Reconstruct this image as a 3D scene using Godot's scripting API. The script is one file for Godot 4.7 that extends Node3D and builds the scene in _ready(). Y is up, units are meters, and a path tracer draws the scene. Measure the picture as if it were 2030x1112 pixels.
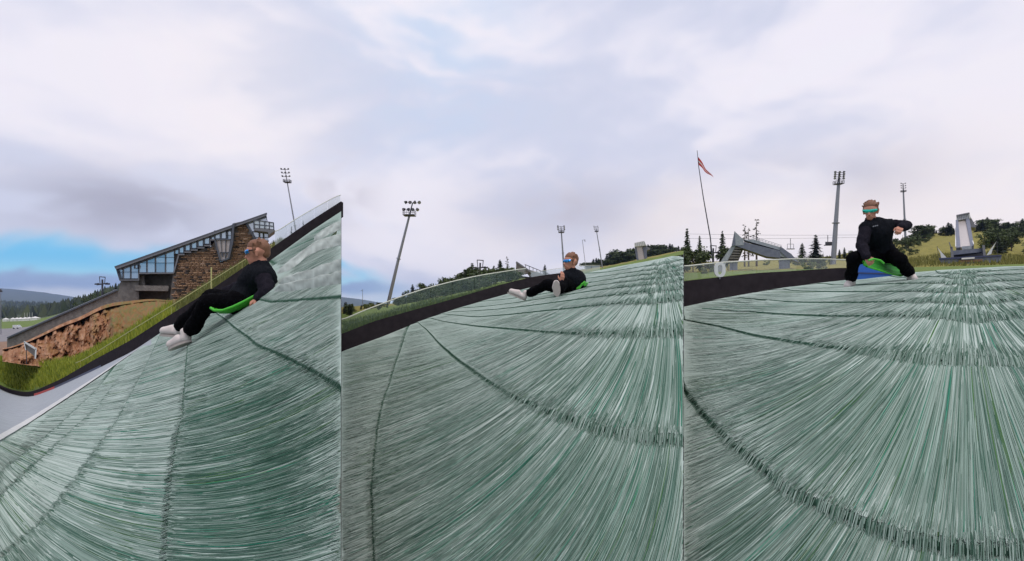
extends Node3D
# A plastic-matted ski jumping landing slope: three neighbouring bays of it, one rider in each.
# Pixel units below are those of a 2030 x 1112 frame; at() turns a pixel and a depth in metres into a point.
const F := 1068.0
const CX := 1015.0
const CY := 605.0      # the level horizon: the lens is shifted up a little
var rng := RandomNumberGenerator.new()
var noise := FastNoiseLite.new()
var used := {}
var M := {}

func at(x: float, y: float, z: float) -> Vector3:
	return Vector3((x - CX) / F * z, (CY - y) / F * z, -z)

# ------------------------------------------------------------------ nodes
func numbered(called: String) -> String:
	if not used.has(called):
		used[called] = 0
		return called
	used[called] += 1
	return "%s_%03d" % [called, used[called]]

func tag(o: Node, label := "", category := "", group := "", kind := ""):
	if label != "": o.set_meta("label", label)
	if category != "": o.set_meta("category", category)
	if group != "": o.set_meta("group", group)
	if kind != "": o.set_meta("kind", kind)
	return o

func thing(called: String, label: String, category: String, where := Vector3.ZERO, group := "") -> Node3D:
	var o := Node3D.new()
	o.name = numbered(called)
	add_child(o)
	o.position = where
	tag(o, label, category, group)
	return o

func put(called: String, mesh: Mesh, mat: Material, parent: Node3D = null) -> MeshInstance3D:
	var o := MeshInstance3D.new()
	o.mesh = mesh
	if mat: o.material_override = mat
	if parent == null:
		o.name = numbered(called)
		add_child(o)
	else:
		o.name = called
		parent.add_child(o, true)
		# meshes are made in world space; bring them into the parent's space
		var p: Node3D = parent
		var off := Vector3.ZERO
		while p != self:
			off += p.position
			p = p.get_parent()
		o.position = -off
	o.cast_shadow = GeometryInstance3D.SHADOW_CASTING_SETTING_ON
	return o

# ------------------------------------------------------------------ mesh building
class MB:
	var v := PackedVector3Array()
	var n := PackedVector3Array()
	var c := PackedColorArray()
	var col := Color(1, 1, 1)
	var lean := 0.0
	func tri(a: Vector3, b: Vector3, d: Vector3):
		var m := (d - a).cross(b - a).normalized()
		v.append(a); v.append(b); v.append(d)
		n.append(m); n.append(m); n.append(m)
		c.append(col); c.append(col); c.append(col)
	func face(a: Vector3, b: Vector3, d: Vector3, na: Vector3, nb: Vector3, nd: Vector3, ca: Color, cb: Color, cd: Color):
		# wound so that the face and its normals agree
		v.append(a); n.append(na); c.append(ca)
		if (d - a).cross(b - a).dot(na + nb + nd) >= 0:
			v.append(b); n.append(nb); c.append(cb); v.append(d); n.append(nd); c.append(cd)
		else:
			v.append(d); n.append(nd); c.append(cd); v.append(b); n.append(nb); c.append(cb)
	func quad(a: Vector3, b: Vector3, d: Vector3, e: Vector3):
		tri(a, b, d); tri(a, d, e)
	func box8(p: Array):
		# p: 4 front corners then 4 back corners, both in the same turning order
		quad(p[0], p[1], p[2], p[3]); quad(p[7], p[6], p[5], p[4])
		for i in 4:
			var j := (i + 1) % 4
			quad(p[i], p[4 + i], p[4 + j], p[j])
	func box(lo: Vector3, hi: Vector3):
		box8([Vector3(lo.x, lo.y, hi.z), Vector3(lo.x, hi.y, hi.z), Vector3(hi.x, hi.y, hi.z), Vector3(hi.x, lo.y, hi.z),
			Vector3(lo.x, lo.y, lo.z), Vector3(lo.x, hi.y, lo.z), Vector3(hi.x, hi.y, lo.z), Vector3(hi.x, lo.y, lo.z)])
	func tube(a: Vector3, b: Vector3, r0: float, r1: float, k := 8, caps := true):
		var d := (b - a).normalized()
		var u := d.cross(Vector3(0.13, 0.2, 0.97) if absf(d.z) < 0.9 else Vector3(1, 0, 0)).normalized()
		var w := d.cross(u)
		for i in k:
			var t0 := TAU * i / k
			var t1 := TAU * (i + 1) / k
			var e0 := u * cos(t0) + w * sin(t0)
			var e1 := u * cos(t1) + w * sin(t1)
			var p := [a + e0 * r0, b + e0 * r1, b + e1 * r1, a + e1 * r0]
			face(p[0], p[1], p[2], e0, e0, e1, col, col, col)
			face(p[0], p[2], p[3], e0, e1, e1, col, col, col)
			if caps:
				tri(a, a + e0 * r0, a + e1 * r0)
				tri(b, b + e1 * r1, b + e0 * r1)
	func prism(poly: PackedVector2Array, z0: float, z1: float):
		# polygon in x/y metres, front at -z0, back at -z1
		var idx := Geometry2D.triangulate_polygon(poly)
		for i in range(0, idx.size(), 3):
			var a := poly[idx[i]]; var b := poly[idx[i + 1]]; var d := poly[idx[i + 2]]
			tri(Vector3(a.x, a.y, -z0), Vector3(b.x, b.y, -z0), Vector3(d.x, d.y, -z0))
			tri(Vector3(a.x + lean, a.y, -z1), Vector3(b.x + lean, b.y, -z1), Vector3(d.x + lean, d.y, -z1))
		for i in poly.size():
			var a := poly[i]; var b := poly[(i + 1) % poly.size()]
			quad(Vector3(a.x, a.y, -z0), Vector3(b.x, b.y, -z0), Vector3(b.x + lean, b.y, -z1), Vector3(a.x + lean, a.y, -z1))
	func grid(rows: Array, cols: Array = [], out: Array = []):
		# rows of points, shared smooth normals; cols: matching rows of colours
		var h := rows.size()
		var w: int = rows[0].size()
		var nn := PackedVector3Array()
		nn.resize(h * w)
		for i in h - 1:
			for j in w - 1:
				var a: Vector3 = rows[i][j]; var b: Vector3 = rows[i][j + 1]
				var d: Vector3 = rows[i + 1][j + 1]; var e: Vector3 = rows[i + 1][j]
				var m := (d - a).cross(e - b)
				if m.y < 0: m = -m
				nn[i * w + j] += m; nn[i * w + j + 1] += m
				nn[(i + 1) * w + j] += m; nn[(i + 1) * w + j + 1] += m
		for i in h - 1:
			for j in w - 1:
				if out.size():
					var far: float = maxf(maxf(out[i][j], out[i][j + 1]), maxf(out[i + 1][j], out[i + 1][j + 1]))
					var close: float = minf(minf(out[i][j], out[i][j + 1]), minf(out[i + 1][j], out[i + 1][j + 1]))
					if close > 0.5 or far > 90.0: continue
				var a: Vector3 = rows[i][j]; var b: Vector3 = rows[i][j + 1]
				var d: Vector3 = rows[i + 1][j + 1]; var e: Vector3 = rows[i + 1][j]
				if a.is_equal_approx(e) and b.is_equal_approx(d): continue
				var o := i * w + j
				var na := nn[o].normalized(); var nb := nn[o + 1].normalized()
				var ne := nn[o + w].normalized(); var nd := nn[o + w + 1].normalized()
				var ca: Color = cols[i][j] if cols.size() else col
				var cb: Color = cols[i][j + 1] if cols.size() else col
				var cd: Color = cols[i + 1][j + 1] if cols.size() else col
				var ce: Color = cols[i + 1][j] if cols.size() else col
				face(a, b, d, na, nb, nd, ca, cb, cd)
				face(a, d, e, na, nd, ne, ca, cd, ce)
	func mesh() -> ArrayMesh:
		var arr := []
		arr.resize(Mesh.ARRAY_MAX)
		arr[Mesh.ARRAY_VERTEX] = v
		arr[Mesh.ARRAY_NORMAL] = n
		arr[Mesh.ARRAY_COLOR] = c
		var m := ArrayMesh.new()
		m.add_surface_from_arrays(Mesh.PRIMITIVE_TRIANGLES, arr)
		return m

func px(points: Array, z: float) -> PackedVector2Array:
	var r := PackedVector2Array()
	for p in points:
		r.append(Vector2((p[0] - CX) / F * z, (CY - p[1]) / F * z))
	return r

func prism(points: Array, z0: float, z1: float) -> ArrayMesh:
	# the depth of a thing runs away from the square in front of it, not square to the lens
	var cx := 0.0
	for p in points: cx += (p[0] - CX) / F
	var b := MB.new()
	b.lean = cx / points.size() * (z1 - z0)
	b.prism(px(points, z0), z0, z1)
	return b.mesh()

func bar(x0, y0, x1, y1, z: float, w: float, deep: float) -> ArrayMesh:
	# a square-edged bar between two pixels on the plane at depth z, w metres wide
	var a := at(x0, y0, z); var c := at(x1, y1, z)
	var d := (c - a).normalized()
	var s := Vector3(-d.y, d.x, 0) * w / 2
	var k := Vector3(((x0 + x1) / 2.0 - CX) / F * deep, 0, -deep)
	var b := MB.new()
	b.box8([a - s, a + s, c + s, c - s, a - s + k, a + s + k, c + s + k, c - s + k])
	return b.mesh()

func rod(a: Vector3, b: Vector3, r0: float, r1 := -1.0, k := 8) -> ArrayMesh:
	var m := MB.new()
	m.tube(a, b, r0, r0 if r1 < 0 else r1, k)
	return m.mesh()

# piecewise-linear curve through [x, y] pairs
func cv(t: Array, x: float) -> float:
	if x <= t[0][0]: return t[0][1]
	for i in range(1, t.size()):
		if x <= t[i][0]:
			var f: float = (x - t[i - 1][0]) / (t[i][0] - t[i - 1][0])
			return lerpf(t[i - 1][1], t[i][1], f)
	return t[-1][1]

# the same, rounded over the knots
func cvs(t: Array, x: float) -> float:
	return (cv(t, x - 16) + 2 * cv(t, x - 6) + 2 * cv(t, x + 6) + cv(t, x + 16)) / 6.0

# ------------------------------------------------------------------ materials
func lin(r: float, g: float, b: float) -> Color:
	return Color(r, g, b).linear_to_srgb()

func noise_tex(freq: float, lo: Color, hi: Color, size := 256, sd := 1, kind := FastNoiseLite.TYPE_SIMPLEX_SMOOTH) -> NoiseTexture2D:
	var f := FastNoiseLite.new()
	f.seed = sd; f.frequency = freq; f.fractal_octaves = 5; f.noise_type = kind
	var t := NoiseTexture2D.new()
	t.width = size; t.height = size; t.seamless = true; t.noise = f
	var g := Gradient.new()
	g.set_color(0, lo); g.set_color(1, hi)
	t.color_ramp = g
	return t

func bump_tex(freq: float, size := 256, sd := 1, strength := 6.0) -> NoiseTexture2D:
	var f := FastNoiseLite.new()
	f.seed = sd; f.frequency = freq; f.fractal_octaves = 4
	var t := NoiseTexture2D.new()
	t.width = size; t.height = size; t.seamless = true; t.noise = f
	t.as_normal_map = true; t.bump_strength = strength
	return t

func plain(c: Color, rough := 0.8, metal := 0.0) -> StandardMaterial3D:
	var m := StandardMaterial3D.new()
	m.albedo_color = c; m.roughness = rough; m.metallic = metal
	return m

func rough_mat(lo: Color, hi: Color, metres: float, rough := 0.9, sd := 1, bump := 0.0) -> StandardMaterial3D:
	var m := StandardMaterial3D.new()
	m.albedo_texture = noise_tex(0.02, lo, hi, 256, sd)
	m.roughness = rough
	m.uv1_triplanar = true; m.uv1_world_triplanar = true
	m.uv1_scale = Vector3.ONE / metres
	if bump > 0:
		m.normal_enabled = true
		m.normal_texture = bump_tex(0.05, 256, sd + 7, bump)
	return m

func painted() -> StandardMaterial3D:
	var m := StandardMaterial3D.new()
	m.vertex_color_use_as_albedo = true
	m.roughness = 0.75
	return m

func make_materials():
	M.paint = painted()
	M.bristle = painted()
	M.bristle.roughness = 0.8
	M.bristle.metallic_specular = 0.06
	M.leaf = painted()
	M.leaf.roughness = 0.7
	M.leaf.backlight_enabled = true
	M.leaf.backlight = lin(0.03, 0.05, 0.01)
	M.grass = rough_mat(lin(0.06, 0.11, 0.012), lin(0.19, 0.25, 0.035), 3.0, 0.95, 3, 4.0)
	M.meadow = rough_mat(lin(0.13, 0.125, 0.016), lin(0.30, 0.26, 0.045), 9.0, 0.95, 4, 3.0)
	M.asphalt = rough_mat(lin(0.16, 0.16, 0.17), lin(0.24, 0.235, 0.24), 30.0, 0.9, 5)
	M.dirt = rough_mat(lin(0.16, 0.09, 0.05), lin(0.30, 0.19, 0.12), 14.0, 0.95, 6)
	M.woodland = rough_mat(lin(0.022, 0.036, 0.012), lin(0.07, 0.095, 0.024), 60.0, 0.95, 8, 8.0)
	M.far_hill = rough_mat(lin(0.025, 0.045, 0.02), lin(0.085, 0.10, 0.05), 700.0, 0.95, 9)
	M.barrier = rough_mat(lin(0.022, 0.018, 0.021), lin(0.038, 0.031, 0.035), 1.3, 0.85, 10)
	M.concrete = rough_mat(lin(0.13, 0.12, 0.11), lin(0.24, 0.225, 0.205), 4.0, 0.9, 11, 2.0)
	M.pale_concrete = rough_mat(lin(0.26, 0.29, 0.32), lin(0.38, 0.42, 0.45), 2.0, 0.85, 12, 2.0)
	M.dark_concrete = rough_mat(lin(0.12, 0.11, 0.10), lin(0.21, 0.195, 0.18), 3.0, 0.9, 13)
	M.rock = painted()
	M.rock.roughness = 0.95
	M.rock.normal_enabled = true
	M.rock.normal_texture = bump_tex(0.03, 256, 21, 4.0)
	M.rock.uv1_triplanar = true; M.rock.uv1_world_triplanar = true
	M.rock.uv1_scale = Vector3.ONE / 2.0
	M.frame = plain(lin(0.09, 0.10, 0.12), 0.45, 0.2)
	M.trim = plain(lin(0.18, 0.185, 0.20), 0.5, 0.2)
	M.roof = plain(lin(0.10, 0.105, 0.12), 0.55, 0.2)
	M.window = plain(lin(0.50, 0.56, 0.62), 0.1, 0.5)
	M.window_dark = plain(lin(0.36, 0.43, 0.50), 0.08, 0.5)
	M.curtain = plain(lin(0.50, 0.46, 0.44), 0.3, 0.0)
	M.steel = plain(lin(0.26, 0.27, 0.29), 0.45, 0.5)
	M.dark_steel = plain(lin(0.05, 0.05, 0.06), 0.5, 0.4)
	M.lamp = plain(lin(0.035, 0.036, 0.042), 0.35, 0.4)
	M.lens = plain(lin(0.35, 0.37, 0.4), 0.1, 0.3)
	M.rail = plain(lin(0.60, 0.62, 0.52), 0.5)
	M.rail_yellow = plain(lin(0.55, 0.52, 0.22), 0.6)
	M.white = plain(lin(0.72, 0.72, 0.70), 0.6)
	M.off_white = plain(lin(0.62, 0.64, 0.62), 0.7)
	M.red = plain(lin(0.55, 0.04, 0.03), 0.6)
	M.blue = plain(lin(0.012, 0.10, 0.42), 0.5)
	M.navy = plain(lin(0.03, 0.04, 0.10), 0.5)
	M.steel_blue = rough_mat(lin(0.11, 0.125, 0.17), lin(0.17, 0.19, 0.24), 3.0, 0.6, 14)
	M.track = rough_mat(lin(0.42, 0.38, 0.35), lin(0.62, 0.57, 0.53), 1.6, 0.35, 15)
	M.track.metallic = 0.4
	M.green = plain(lin(0.07, 0.50, 0.03), 0.35)
	M.green_dark = plain(lin(0.03, 0.30, 0.03), 0.75)
	M.skin = plain(lin(0.50, 0.225, 0.145), 0.55)
	M.hair = rough_mat(lin(0.10, 0.04, 0.018), lin(0.30, 0.14, 0.07), 0.05, 0.6, 16, 6.0)
	M.jacket = rough_mat(lin(0.006, 0.007, 0.010), lin(0.014, 0.016, 0.020), 0.3, 0.8, 17, 5.0)
	M.sleeve = rough_mat(lin(0.010, 0.0095, 0.014), lin(0.022, 0.020, 0.028), 0.3, 0.8, 18, 5.0)
	M.trousers = rough_mat(lin(0.002, 0.002, 0.003), lin(0.005, 0.005, 0.006), 0.3, 0.85, 19, 5.0)
	M.shoe = plain(lin(0.62, 0.56, 0.53), 0.7)
	M.sole = plain(lin(0.40, 0.36, 0.33), 0.8)
	M.visor_blue = plain(lin(0.03, 0.30, 0.75), 0.08, 0.7)
	M.visor_green = plain(lin(0.03, 0.50, 0.38), 0.08, 0.7)
	for k in ["sleeve", "jacket", "trousers", "barrier"]: M[k].metallic_specular = 0.12
	var g := plain(Color(0.72, 0.85, 0.84, 0.07), 0.04)
	g.transparency = BaseMaterial3D.TRANSPARENCY_ALPHA
	M.glass = g
	var gf := plain(Color(0.80, 0.86, 0.88, 0.42), 0.15)
	gf.transparency = BaseMaterial3D.TRANSPARENCY_ALPHA
	M.glass_frost = gf
	M.bark = rough_mat(lin(0.05, 0.035, 0.025), lin(0.13, 0.10, 0.08), 0.6, 0.95, 22)
	M.marking = rough_mat(lin(0.45, 0.47, 0.46), lin(0.68, 0.70, 0.68), 0.6, 0.85, 23)
	M.edge = plain(lin(0.012, 0.014, 0.014), 0.8)

# ------------------------------------------------------------------ camera, sky, sun
func smooth(a: float, b: float, x: float) -> float:
	return smoothstep(a, b, x)

func make_sky() -> Image:
	var w := 1360
	var h := 680
	var img := Image.create(w, h, false, Image.FORMAT_RGB8)
	var n1 := FastNoiseLite.new()
	n1.seed = 11; n1.frequency = 1.6; n1.fractal_octaves = 5; n1.fractal_gain = 0.5
	var n2 := FastNoiseLite.new()
	n2.seed = 5; n2.frequency = 4.5; n2.fractal_octaves = 4
	var lat := PackedFloat32Array()
	for j in h:
		var el := PI * (0.5 - (j + 0.5) / h)
		var ce := cos(el)
		var sy := sin(el)
		for i in w:
			var az := wrapf((i + 0.5) / w * TAU, -PI, PI)      # 0 looks along -Z, positive to the right
			if el < -0.01:
				img.set_pixel(i, j, Color(0.36, 0.38, 0.35))
				continue
			var e := rad_to_deg(el) - 2.5
			var a := rad_to_deg(az)
			var d := Vector3(sin(az) * ce, sy, -cos(az) * ce)
			var s := Vector3(d.x, d.y * 2.3, d.z)
			var c1 := n1.get_noise_3dv(s)
			var c2 := n2.get_noise_3dv(s + Vector3(c1, c1, 0) * 0.25)
			var t := c1 * 1.15 + c2 * 0.6
			# stratus: lavender grey, thinner and pinkish-white where it is bright
			var col := Color(0.880, 0.885, 0.955).lerp(Color(0.960, 0.945, 0.985), smooth(-0.35, 0.45, t))
			col = col.lerp(Color(0.815, 0.835, 0.920), smooth(0.05, -0.6, t) * 0.7)
			col = col.lerp(Color(0.80, 0.865, 0.965), 0.75 * exp(-pow((a + 8.0) / 9.0, 2)) * smooth(9.0, 20.0, e) * smooth(0.5, -0.3, c2))
			# the bright side of the sky, low on the right where the sun is behind cloud
			var glow := exp(-pow((a - 40.0) / 20.0, 2)) * exp(-pow((e - 4.0) / 7.0, 2))
			glow += 0.85 * exp(-pow((a - 15.5) / 5.0, 2)) * exp(-pow((e - 5.0 - (a - 12.0) * 0.3) / 3.0, 2))
			glow += 0.6 * exp(-pow((a - 24.0) / 6.0, 2)) * exp(-pow((e - 4.5) / 3.0, 2))
			glow += 0.35 * exp(-pow((a + 2.0) / 5.0, 2)) * exp(-pow((e - 4.0) / 3.0, 2))
			glow += 0.35 * exp(-pow((a + 27.0) / 9.0, 2)) * exp(-pow((e - 16.0) / 9.0, 2))
			col = col.lerp(Color(1.0, 0.965, 0.97), clampf(glow * (1.1 + 0.5 * c2), 0, 1))
			# darker cloud banks
			var dark := 0.75 * exp(-pow((a + 36.0) / 6.5, 2)) * exp(-pow((e - 6.0) / 2.6, 2)) * smooth(-0.25, 0.25, c2 + 0.1)
			dark += 0.4 * exp(-pow((a + 17.5) / 3.2, 2)) * exp(-pow((e - 9.5) / 4.0, 2)) * smooth(-0.35, 0.2, c2)
			dark += 0.7 * exp(-pow((a - 6.0) / 9.0, 2)) * exp(-pow((e - 7.5) / 3.5, 2)) * smooth(-0.7, 0.4, c1 + c2 * 0.3)
			dark += 0.6 * exp(-pow((a - 28.0) / 9.0, 2)) * exp(-pow((e - 9.0) / 3.0, 2)) * smooth(-0.4, 0.3, c1)
			col = col.lerp(Color(0.655, 0.65, 0.72), clampf(dark, 0, 0.85))
			# clear opening near the horizon on the left, with a low bank of far cloud in it
			var open := smooth(-8.0, -17.0, a) * smooth(3.4 + c2 * 2.6, 1.0 + c2 * 2.6, e + maxf(0.0, (a + 26.0)) * 0.16)
			var blue := Color(0.47, 0.80, 0.98).lerp(Color(0.72, 0.92, 1.0), smooth(1.6, -0.6, e))
			col = col.lerp(blue, open * (0.95 if e > -14 else 0.4))
			var bank := open * smooth(0.3 + c1 * 1.2 + c2 * 1.5, -0.25 + c1 * 1.2 + c2 * 1.5, e) * smooth(-2.6, -0.8, e)
			col = col.lerp(Color(0.60, 0.66, 0.82), bank * 0.8)
			col = col.lerp(Color(0.93, 0.93, 0.97), open * smooth(-0.9, -1.5, e + c2 * 0.8) * 0.8)
			img.set_pixel(i, j, col)
	return img

func make_view():
	var cam := Camera3D.new()
	cam.name = "camera"
	cam.near = 0.05
	cam.projection = Camera3D.PROJECTION_FRUSTUM
	cam.size = 2.0 * cam.near * 556.0 / F
	cam.frustum_offset = Vector2(0, cam.near * (CY - 556.0) / F)
	cam.far = 20000.0
	add_child(cam)
	cam.current = true
	var env := Environment.new()
	env.background_mode = Environment.BG_SKY
	var sky := Sky.new()
	var pm := PanoramaSkyMaterial.new()
	pm.panorama = ImageTexture.create_from_image(make_sky())
	sky.sky_material = pm
	env.sky = sky
	env.background_energy_multiplier = 1.0
	env.tonemap_mode = Environment.TONE_MAPPER_LINEAR
	env.tonemap_exposure = 1.0
	env.fog_enabled = true
	env.fog_density = 0.00009
	env.fog_light_color = Color(0.62, 0.72, 0.90)
	env.sdfgi_enabled = true
	env.ssao_enabled = true
	env.ssil_enabled = true
	var we := WorldEnvironment.new()
	we.name = "environment"
	we.environment = env
	add_child(we)
	var sun := DirectionalLight3D.new()
	sun.name = "sun"
	sun.light_energy = 0.5
	sun.light_angular_distance = 35.0
	sun.light_color = Color(1.0, 0.95, 0.92)
	sun.shadow_enabled = true
	add_child(sun)
	sun.rotation_degrees = Vector3(-72, 25, 0)

# ------------------------------------------------------------------ the matted slope
# mat far edge (foot of the barrier or the brow), 1/depth along it, and the rows of mats, for each bay
var BAY := {
	"L": {tones = [0.02, 0.06, -0.10, 0.06, 0.10, 0.04, 0.08], E = [[-200, 990], [-140, 952], [0, 872], [60, 835], [130, 790], [200, 744], [250, 709], [285, 685]], x0 = -140.0, x1 = 676.2, V1 = Vector2(995, 315), V2 = Vector2(-87, 827),
		W = [[-150, 690], [-60, 735], [0, 772], [30, 784], [61, 788], [107, 771], [183, 736], [263, 697], [340, 645], [400, 607], [440, 580], [480, 553], [543, 513], [610, 463], [676, 418], [700, 402]],
		T = [[-150, 686], [-60, 730], [0, 767], [30, 777], [61, 778], [122, 751], [183, 715], [260, 674], [340, 622], [414, 577], [480, 532], [543, 488], [610, 441], [676, 399], [700, 383]],
		Q = [[-150, .02], [0, .022], [61, .025], [183, .045], [263, .055], [340, .062], [400, .062], [480, .066], [543, .066], [676, .060]],
		rows = [
			[[480, 585], [505, 592], [537, 600], [600, 596], [676, 591], [760, 585]],
			[[400, 600], [440, 629], [508, 684], [569, 713], [630, 745], [676, 774], [760, 825]],
			[[380, 630], [372, 684], [362, 823], [345, 904], [333, 1026], [329, 1112], [324, 1260]],
			[[285, 735], [260, 782], [232, 835], [195, 888], [163, 936], [122, 993], [73, 1050], [20, 1099], [-60, 1160]],
			[[228, 758], [195, 806], [142, 855], [81, 912], [20, 970], [-60, 1040]],
			[[180, 786], [110, 850], [50, 900], [0, 940], [-60, 985]]]},
	"M": {tones = [0.0, 0.06, -0.04, 0.03, 0.0, 0.05, -0.03, 0.03, 0.0, 0.02, 0.12], x0 = 677.0, x1 = 1355.0, V1 = Vector2(1312, 505), V2 = Vector2(-960, 440),
		W = [[660, 703], [677, 697], [767, 664], [839, 634], [911, 610], [1000, 584], [1080, 562], [1155, 543], [1211, 531], [1278, 519], [1355, 503], [1380, 498]],
		T = [[660, 667], [677, 662], [740, 637], [821, 614], [893, 594], [1000, 562], [1054, 549], [1101, 542], [1150, 538]],
		Q = [[677, .075], [839, .065], [1000, .055], [1155, .05], [1355, .05]],
		rows = [
			[[1200, 540], [1278, 528], [1352, 515], [1420, 505]],
			[[1140, 555], [1245, 541], [1352, 524], [1420, 514]],
			[[1080, 572], [1178, 559], [1245, 549], [1352, 532], [1420, 524]],
			[[1000, 594], [1100, 579], [1178, 567], [1245, 558], [1352, 542], [1420, 534]],
			[[950, 609], [1011, 602], [1161, 579], [1245, 568], [1352, 554], [1420, 547]],
			[[911, 618], [978, 614], [1044, 607], [1145, 594], [1245, 582], [1352, 569], [1420, 560]],
			[[880, 623], [944, 629], [1011, 624], [1078, 617], [1145, 610], [1211, 603], [1300, 597], [1352, 589], [1420, 583]],
			[[850, 630], [880, 638], [942, 647], [1031, 655], [1119, 662], [1208, 663], [1296, 661], [1354, 658], [1420, 652]],
			[[830, 640], [845, 653], [876, 686], [911, 717], [965, 757], [1031, 797], [1097, 823], [1164, 846], [1208, 861], [1296, 874], [1354, 879], [1420, 880]],
			[[815, 640], [805, 660], [783, 726], [761, 797], [750, 841], [741, 907], [737, 974], [739, 1018], [743, 1112], [760, 1260]]]},
	"R": {tones = [0.0, 0.05, -0.04, 0.03, 0.05, 0.0, 0.04, 0.06, 0.02], x0 = 1355.8, x1 = 2180.0, V1 = Vector2(1908, 522), V2 = Vector2(1731, -1453),
		W = [[1340, 611], [1356, 608], [1428, 593], [1500, 579], [1572, 568], [1660, 557], [1700, 553], [1750, 546], [1800, 541], [1860, 536], [1910, 533], [1985, 529], [2030, 527], [2190, 519]],
		T = [[1340, 560], [1356, 557], [1428, 549], [1500, 541], [1572, 537], [1660, 531], [1700, 531]],
		Q = [[1356, .11], [1500, .10], [1660, .092], [1760, .088], [1905, .08], [2180, .08]],
		rows = [
			[[1860, 542], [1940, 539], [2030, 534], [2190, 526]],
			[[1780, 550], [1905, 547], [2030, 543], [2190, 535]],
			[[1660, 566], [1800, 562], [1930, 559], [2030, 556], [2190, 548]],
			[[1580, 578], [1700, 579], [1850, 577], [1950, 574], [2030, 571], [2190, 563]],
			[[1480, 593], [1580, 600], [1720, 600], [1850, 596], [1950, 598], [2030, 591], [2190, 583]],
			[[1356, 609], [1452, 616], [1547, 624], [1643, 628], [1739, 628], [1834, 624], [1882, 625], [1930, 632], [2030, 623], [2190, 612]],
			[[1330, 628], [1356, 635], [1428, 649], [1500, 668], [1571, 680], [1643, 690], [1715, 697], [1787, 707], [1858, 714], [1930, 714], [2026, 719], [2190, 712]],
			[[1330, 740], [1356, 775], [1385, 819], [1452, 886], [1523, 948], [1571, 987], [1643, 1020], [1691, 1039], [1787, 1078], [1882, 1101], [2030, 1112], [2190, 1105]]]},
}

func k_at(x: float) -> float:
	return 0.0019 + (x - 430.0) * 1.06e-6

# the two edge curves of the bay in hand, tabled for speed
var tabW := PackedFloat32Array()
var tabQ := PackedFloat32Array()
var tabE := PackedFloat32Array()      # where the mats end
var tab_of := {}

func table(b: Dictionary):
	if is_same(tab_of, b): return
	tab_of = b
	tabW.resize(2501)
	tabQ.resize(2501)
	tabE.resize(2501)
	for i in 2501:
		tabW[i] = cvs(b.W, i - 200.0)
		tabQ[i] = cvs(b.Q, i - 200.0)
		tabE[i] = maxf(tabW[i], cv(b.E, i - 200.0)) if b.has("E") and i < 485 else tabW[i]

func edge(x: float) -> float:
	var f := clampf(x + 200.0, 0.0, 2499.0)
	var i := int(f)
	return lerpf(tabE[i], tabE[i + 1], f - i)

func slope_q(b: Dictionary, x: float, y: float) -> float:
	var f := clampf(x + 200.0, 0.0, 2499.0)
	var i := int(f)
	f -= i
	return maxf(0.012, lerpf(tabQ[i], tabQ[i + 1], f) + (0.0019 + (x - 430.0) * 1.06e-6) * (y - lerpf(tabW[i], tabW[i + 1], f)))

func slope_pt(b: Dictionary, x: float, y: float, up := 0.0) -> Vector3:
	var p := at(x, y, 1.0 / slope_q(b, x, y))
	p.y += up
	return p

func to_flow(b: Dictionary, x: float, y: float) -> Vector2:
	var a := Vector2(x, y) - (b.V1 as Vector2)
	var c := Vector2(x, y) - (b.V2 as Vector2)
	return Vector2(wrapf(a.angle() - c.angle(), -PI, PI), log(a.length() / c.length()))

func from_flow(b: Dictionary, s: float, t: float) -> Vector2:
	var wx := exp(t) * cos(s)
	var wy := exp(t) * sin(s)
	var v1: Vector2 = b.V1
	var v2: Vector2 = b.V2
	var nx := v1.x - (v2.x * wx - v2.y * wy)
	var ny := v1.y - (v2.x * wy + v2.y * wx)
	var dx := 1.0 - wx
	var dy := -wy
	var m := dx * dx + dy * dy + 1e-12
	return Vector2((nx * dx + ny * dy) / m, (ny * dx - nx * dy) / m)

func row_curve(b: Dictionary, pts: Array) -> Array:
	var r := []
	for i in pts.size() - 1:
		for j in 4:
			var f := j / 4.0
			var p := to_flow(b, lerpf(pts[i][0], pts[i + 1][0], f), lerpf(pts[i][1], pts[i + 1][1], f))
			r.append([p.x, p.y])
	var q := to_flow(b, pts[-1][0], pts[-1][1])
	r.append([q.x, q.y])
	r.sort_custom(func(u, w): return u[0] < w[0])
	return r

func cve(t: Array, x: float) -> float:
	# with gentle extrapolation past the ends
	var n := t.size()
	if x < t[0][0]:
		var k: float = (t[3][1] - t[0][1]) / maxf(1e-4, t[3][0] - t[0][0])
		return t[0][1] + (x - t[0][0]) * clampf(k, -6, 6)
	if x > t[n - 1][0]:
		var k: float = (t[n - 1][1] - t[n - 4][1]) / maxf(1e-4, t[n - 1][0] - t[n - 4][0])
		return t[n - 1][1] + (x - t[n - 1][0]) * clampf(k, -6, 6)
	return cv(t, x)

const LIP := 0.011

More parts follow.
